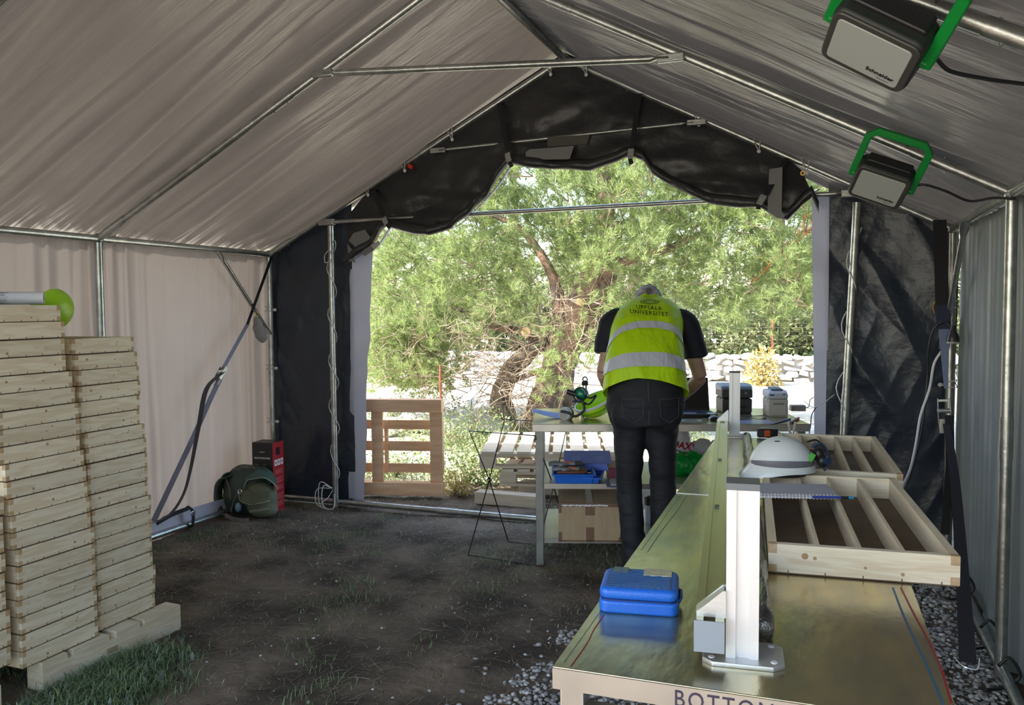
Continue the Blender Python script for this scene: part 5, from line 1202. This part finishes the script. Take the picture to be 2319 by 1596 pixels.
vo = grid('vest', vest_fn, 150, 110, VEST_M, pe)
for v0, v1, nm in ((.169, .253, 'reflective_band'), (.398, .447, 'reflective_band')):
    def bf(u, v, v0=v0, v1=v1):
        c = (np.abs(u-.5)*2); dip = .04-c**2*.10 if v0 < .3 else .05-c**2*.26
        return vsurf(.14+u*.72, v0+(v1-v0)*v+dip+.02, .0035)
    grid(nm, bf, 110, 8, REFL_M, pe)
bvh = BVHTree.FromObject(vo, bpy.context.evaluated_depsgraph_get())
def onv(p, off=.004):
    r_ = bvh.ray_cast(Vector((p.x, -1.0, p.z)), Vector((0, 1, 0))); return Vector((p.x, (r_[0].y if r_[0] is not None else p.y)-off, p.z))
text('lettering', 'UPPSALA', .033, frameM((.018, -.3, 1.618), (1, 0, -.07), (0, 0, 1)), TEXTBLK_M, pe, project=onv, spacing=1.15)
text('lettering', 'UNIVERSITET', .033, frameM((.014, -.3, 1.588), (1, 0, -.10), (0, 0, 1)), TEXTBLK_M, pe, project=onv, spacing=1.15)
def ring_on(cx, cz, rx_, rz2, w_, n=28):
    m = MB(); o = []
    for k in range(n):
        a = 2*PI*k/n
        for f in (1, 1-w_): o.append(onv(Vector((cx+rx_*f*math.cos(a), 0, cz+rz2*f*math.sin(a)))))
    return m.add(o, [(2*k, 2*((k+1) % n), 2*((k+1) % n)+1, 2*k+1) for k in range(n)])
em = ring_on(.030, 1.653, .056, .0155, .10)
for r2 in (.72, .38): em.add(*(lambda q: (q.v, q.f))(ring_on(.030, 1.653, .056*r2, .0155*r2, .14)))
for k in range(16):
    a = 2*PI*k/16; q = [onv(Vector((.030+.056*f*math.cos(a+g), 0, 1.653+.0155*f*math.sin(a+g)))) for f, g in ((.44, 0), (.68, .12), (.68, .30))]; em.add(q, [(0, 1, 2)])
em.build('round_seal', mat('seal_ink', (.03, .08, .01), .6), pe)

# ================================================================== BACKPACK, EXTINGUISHER CARTON
bp0 = onz(562, 1172)
bp = thing('backpack', 'olive green canvas backpack with open pocket, on the grass by the wall', 'backpack', (bp0.x-.06, bp0.y+.10, 0), .25); bp.scale = (1.2, 1.1, 1.08)
CAN_M = mat('olive_canvas', (.10, .115, .07), .8, col2=(.15, .155, .10), scale=5, bump=.5, bscale=14); CAND_M = mat('dark_green_nylon', (.035, .055, .04), .5, bump=.4, bscale=12)
m_ = MB(); m_.ell((-.02, .03, .17), (.17, .13, .20)).ell((-.07, .02, .12), (.12, .12, .13)).ell((.02, .03, .28), (.14, .11, .09))
o = m_.build('main_sack', CAND_M, bp); remesh(o, .012, 4, lambda co: vnoise(co[:, 0]*9, co[:, 2]*9+co[:, 1]*4, 5)*.022)
m_ = MB(); m_.ell((.10, -.06, .12), (.115, .09, .13)).ell((.12, -.07, .06), (.10, .08, .065)); o = m_.build('front_pocket', CAN_M, bp); remesh(o, .010, 4, lambda co: vnoise(co[:, 0]*8, co[:, 2]*10, 7)*.018)
def lidf(u, v):
    a = (u-.5)*PI*.92; r_ = .135*(1-.10*v); return .045+v*.13*.5+np.sin(a)*r_*.95, .02-.10*v-np.cos(a)*.02*v, .235+np.cos(a)*.115-.05*v+vnoise(u*5, v*4, 3)*.02
o = grid('lid', lidf, 28, 14, mat('green_lid', (.055, .10, .075), .6, bump=.3, bscale=12), bp); s2 = o.modifiers.new('s', 'SOLIDIFY'); s2.thickness = .006
rimp = [(float(lidf(np.array(u), np.array(1.0))[0]), float(lidf(np.array(u), np.array(1.0))[1]), float(lidf(np.array(u), np.array(1.0))[2])) for u in np.linspace(0, 1, 16)]
MB().tube(rimp, .005, 6).build('lid_piping', mat('pale_piping', (.28, .34, .26), .6), bp, smooth=True)
def pf(u, v): return -.005+u*.20, -.135-.02*np.sin(u*PI)-.015*v+vnoise(u*4, v*3, 9)*.012, .215-.085*v-.01*np.sin(u*PI)
o = grid('pocket_flap', pf, 16, 10, CAN_M, bp); s2 = o.modifiers.new('s', 'SOLIDIFY'); s2.thickness = .005
MB().tube(bez([(-.01, -.150, .21), (0, -.158, .14), (.06, -.172, .118), (.14, -.17, .125), (.20, -.155, .14)], 5), .004, 6).build('flap_piping', MATS['pale_piping'], bp, smooth=True)
MB().strip(bez([(.06, -.155, .060), (.12, -.168, .072), (.19, -.13, .082)], 5), (0, -.3, 1), .018, .003).build('webbing_band', mat('tan_webbing', (.26, .27, .22), .7), bp)
for pts in ([(-.10, -.04, .30), (-.165, -.08, .26), (-.185, -.10, .17), (-.16, -.12, .07), (-.10, -.15, .02)], [(-.08, .0, .33), (-.155, -.02, .29), (-.19, -.04, .18), (-.17, -.06, .04)]):
    MB().strip(bez(pts, 6), (.5, 1, .2), lambda t: .055-.025*t, .012).build('shoulder_strap', CAND_M, bp, smooth=True)
MB().strip(bez([(-.11, -.15, .03), (-.03, -.19, .012), (.04, -.20, .008), (.07, -.19, .010)], 5), (0, .6, 1), .026, .003).build('hip_belt', mat('grey_belt', (.12, .12, .11), .7), bp)
for pts in ([(-.10, -.02, .335), (-.05, -.06, .345), (.01, -.02, .36), (.06, -.04, .345)], [(-.08, .02, .35), (-.03, -.03, .355), (.03, -.05, .35)], [(-.14, -.06, .28), (-.10, -.10, .22), (-.08, -.12, .14)], [(.0, -.13, .20), (-.03, -.15, .17), (-.06, -.14, .10), (-.07, -.15, .05)]):
    MB().tube(bez(pts, 5), .0035, 6).build('cord', mat('brown_cord', (.20, .14, .12), .6), bp, smooth=True)
MB().tube([(.0+.012*math.cos(a), -.16, .205+.016*math.sin(a)) for a in np.linspace(0, 2*PI, 12)], .003, 6).build('carabiner', CHROME_M, bp)
MB().box((-.10, -.155, .022), (.012, .004, .026)).build('pink_tag', mat('pink_tag', (.6, .12, .22), .5), bp)
MB().ell((-.03, -.12, .08), (.022, .02, .035)).build('bottle_cap', mat('pale_blue_plastic', (.22, .32, .45), .4), bp, smooth=True)
ca = onz(585, 1160); fe = thing('extinguisher_carton', 'tall black and red fire extinguisher carton in the left back corner', 'carton', (-4.29, 5.38, 0), .10)
cH = .565
CB = MB().bb(0, .185, 0, .16, 0, cH); CB.build('carton', mat('carton_black', (.014, .013, .013), .4), fe, bevel=.002)
RED_M = mat('carton_red', (.42, .02, .03), .4)
MB().bb(.1852, .1868, .0, .16, 0, cH-.002).build('red_side', RED_M, fe); MB().bb(.1872, .1885, .045, .10, cH-.105, cH-.045).build('hand_hole', BLACK_M, fe, bevel=.0005)
FT = lambda x, z: frameM((x, -.0008, z), (1, 0, 0), (0, 0, 1))
text('lettering', 'FIRE EXTINGUISHER', .020, FT(.090, cH-.125), TEXTW_M, fe, bold=.0004, width=.80)
MB().bb(.066, .114, -.0014, -.0002, cH-.0775, cH-.0735).build('small_white_mark', TEXTW_M, fe)
m_ = MB()
for x0, x1, z in ((.02, .06, .175), (.02, .075, .187), (.085, .13, .175), (.085, .12, .187)): m_.bb(x0, x1, -.0014, -.0002, cH-z-.0015, cH-z+.0015)
m_.build('small_print', mat('dim_white', (.35, .35, .35), .6), fe)
for z in (.215, .25): MB().bb(.015, .09, -.0016, -.0002, cH-z-.010, cH-z+.010).build('gold_label', mat('gold_print', (.42, .28, .05), .5), fe)
for k in range(3): 
    MB().bb(.1869, .1878, .020+k*.046, .056+k*.046, cH-.19, cH-.14).build('pictogram', TEXTW_M, fe); MB().ell((.188, .038+k*.046, cH-.165), (.001, .008, .012), n=8, m=5).build('pictogram_mark', RED_M, fe)
m_ = MB()
for g in range(5):
    for k in range(4+g % 2): m_.bb(.1869, .1875, .03, .145-.012*(k % 3), cH-.225-g*.065-k*.010-.0012, cH-.225-g*.065-k*.010+.0012)
m_.build('red_side_print', mat('pink_print', (.65, .25, .25), .6), fe)

# ================================================================== WORK LIGHTS
def worklight(c, r_, u_, label, S=1.0, txt=True):
    r_ = Vector(r_).normalized(); u_ = Vector(u_); u_ = (u_-r_*u_.dot(r_)).normalized(); n = r_.cross(u_)   # n = face normal (out of the glass)
    M = Matrix((r_, u_, n)).transposed().to_4x4(); M.translation = c
    t = bpy.data.objects.new('work_light', None); COL.objects.link(t); t.matrix_world = M; t['label'] = label; t['category'] = 'work light'; t['group'] = 'work lights hung from the right rafters'
    W, H, D = .23*S, .18*S, .085*S
    bx = rbox(-W/2, W/2, -H/2, H/2, -D, 0, .028*S); bx.build('housing', mat('lamp_rubber', (.016, .019, .018), .5), t, bevel=.010*S, segs=3)
    rbox(-W*.40, W*.42, H/2-.01, H/2+.012, -D*.98, -D*.35, .01*S).build('top_ridge', BLACK_M, t, bevel=.004)
    fr = MB(); 
    rbox(-W/2+.004, W/2-.004, -H/2+.004, H/2-.004, -.002, .006, .026*S).build('bezel', mat('bezel_grey', (.05, .05, .045), .3), t, bevel=.003)
    rbox(-W/2+.020, W/2-.020, -H/2+.020, H/2-.020, .004, .0085, .012*S).build('glass', mat('frosted_glass', (.36, .38, .36), .22), t, bevel=.002)
    text('lettering', 'Schneider', .016*S, frameM((W*.20, -H*.24, .0092), (1, 0, 0), (0, 1, 0)), TEXTBLK_M, t, width=1.15, bold=.0004); text('lettering', 'Electric', .008*S, frameM((W*.25, -H*.32, .0092), (1, 0, 0), (0, 1, 0)), mat('grey_ink', (.2, .2, .2), .6), t, width=1.3)
    G_M = mat('green_handle', (.0, .22, .03), .4); hw = W/2+.012
    hp = [(-hw, -.01, -D*.5), (-hw, .06, -D*.75), (-hw, .17*S, -D*1.1), (-hw+.03, .20*S, -D*1.15), (hw-.03, .20*S, -D*1.15), (hw, .17*S, -D*1.1), (hw, .06, -D*.75), (hw, -.01, -D*.5)]
    MB().strip(hp, lambda k: (0, .35, 1), .034*S, .030*S).build('handle', G_M, t, bevel=.004)
    for s in (-1, 1): MB().lathe([(.016, -.004), (.016, .012), (.010, .014)], (s*(W/2+.002), 0, -D*.5), (s, 0, 0), 14).build('pivot_knob', G_M, t)
    return t, M, (W, H, D)
rd = Vector((1, 0, -SLR)).normalized()
g1 = ony(1968, 118, 2.20)
w1, M1, d1 = worklight(g1, (.85, 0, -.54), (.10, -.93, .40), 'big near work light with green handle, hung at the top right', 1.0)
g2 = ony(1990, 425, 3.93)
w2, M2, d2 = worklight(g2, (.93, .05, -.38), (.16, -.72, .62), 'far work light with green handle, hung on the next rafter towards the doorway', 1.0)
for M_, xs, yr in ((M1, (-.05, .10), 2.30), (M2, (-.045, .06), 4.05)):
    for x in xs:
        q = M_ @ Vector((x, .20, -.095)); zr = roofz(q.x)
        pts = [Vector((q.x+.02*math.cos(a), q.y+(yr-q.y)*(.5-.5*math.cos(a)), q.z+(zr+.03-q.z)*(.5-.5*math.cos(a))+.0*a)) for a in np.linspace(0, 2*PI, 14)]
        pts = [p+Vector((.012*math.sin(a), -.035*math.sin(a), 0)) for p, a in zip(pts, np.linspace(0, 2*PI, 14))]
        tag(MB().tube(pts, .0025, 5).build('cable_tie', BLACK_M, smooth=True), 'black cable tie holding the %s work light handle to the rafter, %s one' % ('near' if yr < 3 else 'far', 'left' if x < 0 else 'right'), 'cable tie')
def cable(name, label, pts, r_, m, cat='cable'):
    return tag(MB().tube(bez(pts, 7), r_, 8).build(name, m, smooth=True), label, cat)
cable('power_cable', 'black cable running right from the near work light', [tuple(M1 @ Vector((.115, -.02, -.04))), tuple(ony(2112, 128, 2.25)), tuple(ony(2150, 160, 2.3)), tuple(ony(2230, 178, 2.4)), tuple(ony(2319, 190, 2.5)), tuple(ony(2420, 200, 2.6))], .0055, BLACK_M)
cable('power_cable', 'black cable drooping from the far work light to the right corner', [tuple(M2 @ Vector((.115, -.02, -.04))), tuple(ony(2085, 418, 3.95)), tuple(ony(2140, 432, 3.97)), tuple(ony(2195, 455, 4.0)), tuple(ony(2250, 448, 4.0)), tuple(ony(2300, 450, 4.0))], .0055, BLACK_M)

# ================================================================== STRAPS, ROPES, POUCH, RIGHT CORNER
RAT_M = mat('zinc', (.55, .55, .52), .3, .9)
def ratchet(c, d, name='ratchet', par=None, S=1.0):
    d = Vector(d).normalized(); s_ = Vector((0, 1, 0)).cross(d).normalized() if abs(d.y) < .9 else Vector((1, 0, 0)); n = d.cross(s_)
    M = Matrix((s_, d, n)).transposed()
    for e in (-1, 1): MB().box(c+s_*e*.026*S, (.003, .12*S, .030), rot=M).build('ratchet_plate', RAT_M, par, bevel=.001, world=True)
    MB().tube([c-s_*.03*S, c+s_*.03*S], .011*S, 12).build('ratchet_spindle', RAT_M, par, world=True)
    MB().box(c+d*.075*S+n*.012, (.045*S, .07*S, .008), rot=M).build('ratchet_handle', RAT_M, par, bevel=.003, world=True)
    MB().box(c-d*.05*S, (.046*S, .012, .02), rot=M).build('ratchet_bar', RAT_M, par, world=True)
Q = lambda px, py, x: onx(px, py, x)
s0 = (XL+.05, YA-.03, HE-.02); q1 = Q(560, 735, -4.33); q2 = Q(505, 835, -4.30); q3 = Q(440, 985, -4.25); q4 = Q(360, 1165, -4.20)
q4 = onx(348, 1180, -4.25)
sl_ = thing('ratchet_strap', 'grey ratchet strap tensioned from the left tent corner down to the ground pipe', 'strap', (XL+.1, 4.6, 0))
MB().strip([s0, q1], (0, 1, .2), .030, .002).build('upper_webbing', BLKSTRAP_M, sl_, world=True)
MB().strip([q1, q2], (0, 1, .2), .034, .002).build('middle_webbing', GREYSTRAP_M, sl_, world=True)
MB().strip(bez([tuple(q2+Vector((0, .0, -.03))), tuple(Q(478, 900, -4.27)), tuple(q3), tuple(Q(400, 1070, -4.23)), tuple(q4)], 5), lambda t: (.2+.8*t, 1, .2), .036, .002).build('lower_webbing', GREYSTRAP_M, sl_, world=True, smooth=40)
MB().strip(bez([tuple(q2+Vector((.02, -.02, -.02))), tuple(Q(468, 880, -4.22)), tuple(Q(450, 965, -4.2)), tuple(Q(432, 1060, -4.2)), tuple(Q(415, 1120, -4.22)), tuple(Q(385, 1165, -4.25)), tuple(Q(352, 1182, -4.3))], 5), lambda t: (.9, .5*math.cos(t*5)+.3, .2), .034, .002).build('loose_tail', mat('dim_webbing', (.06, .06, .075), .7), sl_, world=True, smooth=40)
ratchet(Q(500, 845, -4.30), q2-q1, par=sl_, S=1.0)
lb = thing('lashing_strap', 'small black strap with metal cam buckle round the left ground pipe', 'strap', (XL, 4.72, .03))
pg = Vector((XL, onx(425, 1180, XL).y, .04))
MB().strip(bez([tuple(pg+Vector((.0, 0, .14))), tuple(pg+Vector((.05, .0, .10))), tuple(pg+Vector((.045, .0, .0))), tuple(pg+Vector((.0, .01, -.03)))], 5), (0, 1, 0), .03, .003).build('webbing', BLKSTRAP_M, lb, world=True)
MB().box(pg+Vector((.052, 0, .09)), (.012, .04, .035)).build('cam_buckle', CHROME_M, lb, bevel=.003, world=True)
MB().strip(bez([tuple(Q(355, 1185, -4.3)), tuple(Q(390, 1165, -4.33)), tuple(pg+Vector((.03, -.02, .13)))], 5), (0, 0, 1), .03, .003).build('webbing_tail', BLKSTRAP_M, lb, world=True)
# pouch on the brace
pt = onx(580, 712, -4.30)
po = thing('hanging_pouch', 'grey canvas pouch hanging from the left corner brace by a carabiner', 'pouch', tuple(pt), -.92)
def pof(u, v):
    a = u*2*PI; w_ = np.interp(v, [0, .15, .5, .8, .95, 1], [.018, .034, .050, .048, .025, .002])*(1+vnoise(u*4, v*5, 3)*.25)
    return .022*np.cos(a)*w_/.045, np.sin(a)*w_*.95+.045*v, -.02-.21*v + vnoise(u*3, v*6, 5)*.01
grid('bag', pof, 24, 24, mat('grey_canvas', (.20, .19, .18), .85, col2=(.26, .25, .24), scale=14, bump=.5, bscale=40), po)
MB().tube([(0, .004+.012*math.cos(a), .0+.026*math.sin(a)) for a in np.linspace(0, 2*PI, 14)], .0035, 7).build('carabiner', MATS['brass'], po, smooth=True)
MB().strip(bez([(0, -.03, .03), (0, -.01, .035), (0, .0, .01)], 4), (1, 0, 0), .03, .006).build('loop', BLACK_M, po)
# ropes round the door posts
def wrap(x0, z0, x1, z1, turns, r_, label, tail=()):
    pts = []; n = int(turns*10)
    for k in range(n+1):
        t = k/n; a = t*turns*2*PI; rr = r_+.006+.018*abs(vnoise(np.array(t*9.), np.array(0.), 3)); pts.append((x0+(x1-x0)*t+rr*math.cos(a), 5.76+rr*math.sin(a), z0+(z1-z0)*t))
    pts += list(tail)
    t = thing('white_cord', label, 'cord', (x0, 5.73, 0)); MB().tube(pts, .0042, 6).build('cord', WHITEROPE_M, t, smooth=True, world=True); return t
lc = wrap(-3.763, 2.18, -3.763, .12, 5.5, .027, 'white cord spiralling down the left door post', [(-3.80, 5.70, .08), (-3.83, 5.66, .05), (-3.80, 5.64, .02)])
MB().tube(bez([(-3.80, 5.72, 2.06), (-3.74, 5.70, 2.10), (-3.72, 5.70, 2.03), (-3.78, 5.70, 2.0), (-3.80, 5.72, 2.06)], 5), .0042, 6).build('knot_loop', WHITEROPE_M, lc, smooth=True, world=True)
for dx, dz in ((-.09, .16), (-.12, .10), (-.06, .13)): MB().tube(bez([(-3.77, 5.72, .16), (-3.77+dx, 5.68, dz+.05), (-3.77+dx*.9, 5.66, .03), (-3.74, 5.68, .0), (-3.74, 5.71, .12)], 5), .0045, 6).build('knot_loop', WHITEROPE_M, lc, smooth=True, world=True)
wrap(.165, 2.12, .09, .80, 3.2, .027, 'white cord spiralling down the right door post', [(.10, 5.70, .70), (.13, 5.69, .62), (.12, 5.69, .52)])
cable('thin_cord', 'thin white cord stretched from the right door strip to the adapter', [tuple(ony(1890, 893, 5.6)), tuple(ony(1848, 922, 5.6)), tuple(ony(1820, 908, 5.7))], .0022, WHITEROPE_M, 'cord')
cable('thin_cord', 'dark lead hanging down the right door strip', [tuple(ony(1848, 922, 5.58)), tuple(ony(1838, 940, 5.58)), tuple(ony(1836, 962, 5.58)), tuple(ony(1832, 985, 5.58))], .003, BLACK_M, 'cord')
# right corner strap
rs_ = thing('ratchet_strap', 'wide black ratchet strap hanging from the right tent corner to the gravel', 'strap', (.62, 5.0, 0))
K = lambda px, py, y: ony(px, py, y)
a0, a1, a2, a3 = K(2128, 498, 5.72), K(2134, 690, 5.55), K(2138, 745, 5.50), K(2142, 880, 5.35)
MB().strip([a0, a1], (1, 0, 0), .075, .003).build('upper_webbing', BLKSTRAP_M, rs_, world=True)
MB().strip([a1, a2], (1, 0, 0), .078, .012).build('stitched_sleeve', mat('navy_webbing', (.02, .025, .06), .7, bump=.6, bscale=120), rs_, world=True)
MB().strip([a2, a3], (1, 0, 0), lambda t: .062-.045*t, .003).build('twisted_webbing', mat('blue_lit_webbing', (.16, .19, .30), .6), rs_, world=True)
for e in (-1, 1): MB().tube([a1+Vector((e*.040, 0, .02)), a1+Vector((e*.050, 0, -.01)), a1+Vector((e*.040, 0, -.05))], .006, 6).build('hook_eye', MATS['brass'], rs_, world=True)
ratchet(K(2138, 930, 5.25), (.05, 0, -1), par=rs_, S=1.2)
MB().strip([K(2150, 940, 5.22), K(2152, 1050, 5.1), K(2140, 1210, 4.95)], (1, 0, 0), .045, .003).build('loose_tail', BLKSTRAP_M, rs_, world=True)
MB().strip(bez([tuple(K(2143, 960, 5.2)), tuple(K(2162, 1080, 4.95)), tuple(K(2178, 1280, 4.5)), tuple(onz(2192, 1500, .04))], 5), (1, 0, 0), lambda t: .035+.035*t, .003).build('lower_webbing', mat('dark_webbing', (.025, .025, .035), .7), rs_, world=True)
hk = onz(2194, 1512, .01); MB().tube(bez([tuple(hk+Vector((-.05, 0, .03))), tuple(hk+Vector((-.02, -.02, .01))), tuple(hk+Vector((.03, -.02, .008))), tuple(hk+Vector((.04, 0, .05)))], 5), .005, 6).build('hook', CHROME_M, rs_, world=True)
pl = thing('power_plug', 'black power plug and socket hanging beside the right strap', 'plug', tuple(K(2158, 760, 5.45)))
MB().lathe([(.012, .06), (.018, .03), (.032, .0), (.036, -.02), (.036, -.035)], n=16).build('plug', BLACK_M, pl, smooth=40); MB().lathe([(.034, -.035), (.034, -.045)], n=16).build('socket_rim', GREYPL_M, pl)
cable('power_cable', 'black cable looping over the dark tarp left of the right strap', [tuple(K(x, y, yy)) for x, y, yy in ((2158, 745, 5.45), (2140, 728, 5.48), (2115, 745, 5.5), (2103, 790, 5.52), (2100, 860, 5.55), (2090, 960, 5.5), (2070, 1050, 5.3), (2040, 1140, 4.9))], .006, BLACK_M)
cable('power_cable', 'grey white cable looping over the dark tarp beside the right strap', [tuple(K(x, y, yy)) for x, y, yy in ((2132, 795, 5.5), (2115, 825, 5.5), (2105, 880, 5.52), (2085, 940, 5.5), (2075, 1000, 5.4), (2062, 1060, 5.2), (2040, 1110, 4.9))], .0075, WHITEPL_M)
for i, (px, py) in enumerate(((2215, 1345), (2265, 1455), (2300, 1545))):
    p = onz(px, py, .05); p.x = min(p.x, XR); tag(MB().tube(bez([tuple(p+Vector((-.04, 0, .06))), tuple(p+Vector((.0, .0, .10))), tuple(p+Vector((.04, .0, .03))), tuple(p+Vector((-.02, 0, -.03))), tuple(p+Vector((-.10, -.05, -.03)))], 5), .007, 7).build('black_tie', BLACK_M, smooth=True), 'black rubber tie on the right ground pipe, %s from the doorway' % ('first', 'second', 'third')[i], 'tie')

# ================================================================== GRASS, STRAW, GRAVEL
def blades(name, P, h, wd, m, rng, lean=.6, kind='stuff'):
    n = len(P); a = rng.uniform(0, 2*PI, n); D = np.stack([np.cos(a), np.sin(a), 0*a], 1); S = np.stack([-np.sin(a), np.cos(a), 0*a], 1)
    ln = lean*rng.uniform(.2, 1.4, n)
    up = np.array([0, 0, 1.0]); h = h[:, None]; w_ = (wd*rng.uniform(.6, 1.3, n))[:, None]
    b0 = P-S*w_; b1 = P+S*w_; mid = P+up*h*.6+D*h*(ln*.35)[:, None]; m0 = mid-S*w_*.8; m1 = mid+S*w_*.8; tip = P+up*h*(1-.25*ln)[:, None]+D*h*ln[:, None]
    V = np.stack([b0, b1, m1, m0, tip], 1).reshape(-1, 3); i = np.arange(n)*5
    F = np.concatenate([np.stack([i, i+1, i+2], 1), np.stack([i, i+2, i+3], 1), np.stack([i+3, i+2, i+4], 1)])
    o = np_mesh(name, V, F, m); o['kind'] = 'stuff'; return o
GR_M = mat('grass_blades', (.1, .15, .06), .6, island=[(.06, .10, .04), (.11, .19, .07), (.17, .28, .10), (.28, .38, .18)], trans=.2)
GR2_M = mat('sage_leaves', (.1, .15, .06), .7, island=[(.10, .13, .10), (.18, .22, .16), (.27, .31, .24)], trans=.1)
STR_M = mat('dry_straw', (.3, .25, .16), .7, island=[(.16, .12, .08), (.30, .24, .16), (.42, .36, .26)])
r3 = np.random.default_rng(99)
def zfl(x, y): return vnoise(x*1.3, y*1.3, 1)*.03 + vnoise(x*6, y*6, 2)*.016 + vnoise(x*22, y*22, 5)*.010 - .008
def scatter(n, x0, x1, y0, y1, dens):
    x = r3.uniform(x0, x1, n); y = r3.uniform(y0, y1, n); k = r3.random(n) < dens(x, y); x, y = x[k], y[k]; return np.stack([x, y, zfl(x, y)], 1)
def dens(x, y):
    d = vnoise(x*1.6, y*1.6, 201)+.5; d2 = vnoise(x*5, y*5, 202)+.5
    base = np.clip((d*.6+d2*.6-.62)*2.2, 0, 1); side = np.clip(1-(x+3.9)/1.2, 0, 1)*.35 + np.clip((3.3-y)/1.2, 0, 1)*.45
    gr = np.where((x > -1.35) & (y < 4.4), 0, 1); return np.clip(base*(.35+side*1.6)+side*.12, 0, 1)*gr
P = scatter(110000, -4.3, -1.0, 1.6, 7.0, dens); o = blades('grass', P, r3.uniform(.014, .055, len(P)), .0018, GR_M, r3, 1.1); tag(o, 'sparse green grass growing on the trodden soil', 'grass')
P = scatter(60000, -4.3, -1.0, 1.6, 7.0, lambda x, y: dens(x+3, y+1)); o = blades('sage_sprigs', P, r3.uniform(.008, .028, len(P)), .0030, GR2_M, r3, 1.6); tag(o, 'grey green ground cover leaves on the tent floor', 'weeds')
P = scatter(40000, -4.3, -1.0, 1.6, 7.0, lambda x, y: .25+0*x)
o = blades('straw', P+np.array([0, 0, .004]), r3.uniform(.02, .09, len(P)), .0012, STR_M, r3, 1.0); 
co = np.empty(len(o.data.vertices)*3, np.float32); o.data.vertices.foreach_get('co', co); co = co.reshape(-1, 5, 3); bz = co[:, :1, 2:3]; co[:, :, 2:3] = bz+(co[:, :, 2:3]-bz)*.15; co[:, :, :2] = co[:, :1, :2]+(co[:, :, :2]-co[:, :1, :2])*1.3
o.data.vertices.foreach_set('co', co.ravel()); tag(o, 'dry straw stalks strewn over the soil', 'straw')
# denser tuft at the foot of the stacks, near the photo's lower left
cx = np.array([[-3.05, 2.72], [-3.0, 2.55], [-2.9, 2.45], [-2.95, 2.85], [-2.8, 2.6]])
P = np.concatenate([np.stack([c[0]+r3.normal(size=900)*.12, c[1]+r3.normal(size=900)*.12, np.zeros(900)], 1) for c in cx]); P[:, 2] = zfl(P[:, 0], P[:, 1])
P = P[P[:, 0] > -3.09]
o = blades('grass_tuft', P, r3.uniform(.02, .085, len(P)), .0024, GR_M, r3, .9); tag(o, 'taller grass and clover at the foot of the tray stacks', 'grass')
P = P[::5]; o = blades('clover', P, r3.uniform(.02, .06, len(P)), .008, GR2_M, r3, .8); tag(o, 'broad pale leaves among the taller grass', 'weeds')
P = scatter(16000, -4.6, 1.0, 6.9, 10.5, lambda x, y: np.clip(vnoise(x*1.2, y*1.2, 77)*2+.35, 0, 1)); P[:, 2] = -.07+vnoise(P[:, 0]*.5, P[:, 1]*.5, 8)*.05
o = blades('meadow_grass', P, r3.uniform(.04, .16, len(P)), .003, WEED_M, r3, .7); tag(o, 'pale sunlit grass outside the doorway', 'grass')
GRV_M = mat('grey_gravel', (.3, .3, .3), .85, island=[(.16, .155, .15), (.30, .29, .28), (.44, .43, .42), (.60, .59, .58)])
ico = bmesh.new(); bmesh.ops.create_icosphere(ico, subdivisions=1, radius=1); bV = np.array([v.co[:] for v in ico.verts]); bF = np.array([[v.index for v in f.verts] for f in ico.faces]); ico.free()
def pebbles(name, P, s, m, lab):
    n = len(P); V = bV[None]*(1+r3.normal(size=(n, len(bV), 1))*.13)
    V = V*s[:, None, None]*np.stack([r3.uniform(.7, 1.3, n), r3.uniform(.7, 1.1, n), r3.uniform(.4, .75, n)], 1)[:, None]
    a = r3.uniform(0, 2*PI, n)[:, None]; x = V[..., 0]*np.cos(a)-V[..., 1]*np.sin(a); y = V[..., 0]*np.sin(a)+V[..., 1]*np.cos(a)
    V = np.stack([x, y, V[..., 2]], -1)+P[:, None]; F = (bF[None]+(np.arange(n)*len(bV))[:, None, None]).reshape(-1, 3)
    o = np_mesh(name, V.reshape(-1, 3), F, m); tag(o, lab, 'gravel', kind='stuff'); return o
def gd_(x, y):
    edge = -1.22 + vnoise(y*2.5, y*0, 31)*.22 + vnoise(y*9, x*6, 32)*.2 + np.clip(y-3.9, 0, 2)*1.2
    return np.where(x > edge, 1.0, np.clip(.10-(edge-x)*.4, 0, 1))
x = r3.uniform(-1.7, .72, 26000); y = r3.uniform(1.0, 5.4, 26000); k = (r3.random(26000) < gd_(x, y)) ; x, y = x[k], y[k]
pebbles('gravel', np.stack([x, y, zfl(x, y)+.004], 1), r3.uniform(.006, .017, len(x)), GRV_M, 'grey crushed gravel under and beside the workbenches')
x = r3.uniform(-4, -1.2, 260); y = r3.uniform(2.5, 6.5, 260)
pebbles('small_stones', np.stack([x, y, zfl(x, y)+.004], 1), r3.uniform(.003, .010, 260), GRV_M, 'scattered pale pebbles on the soil')
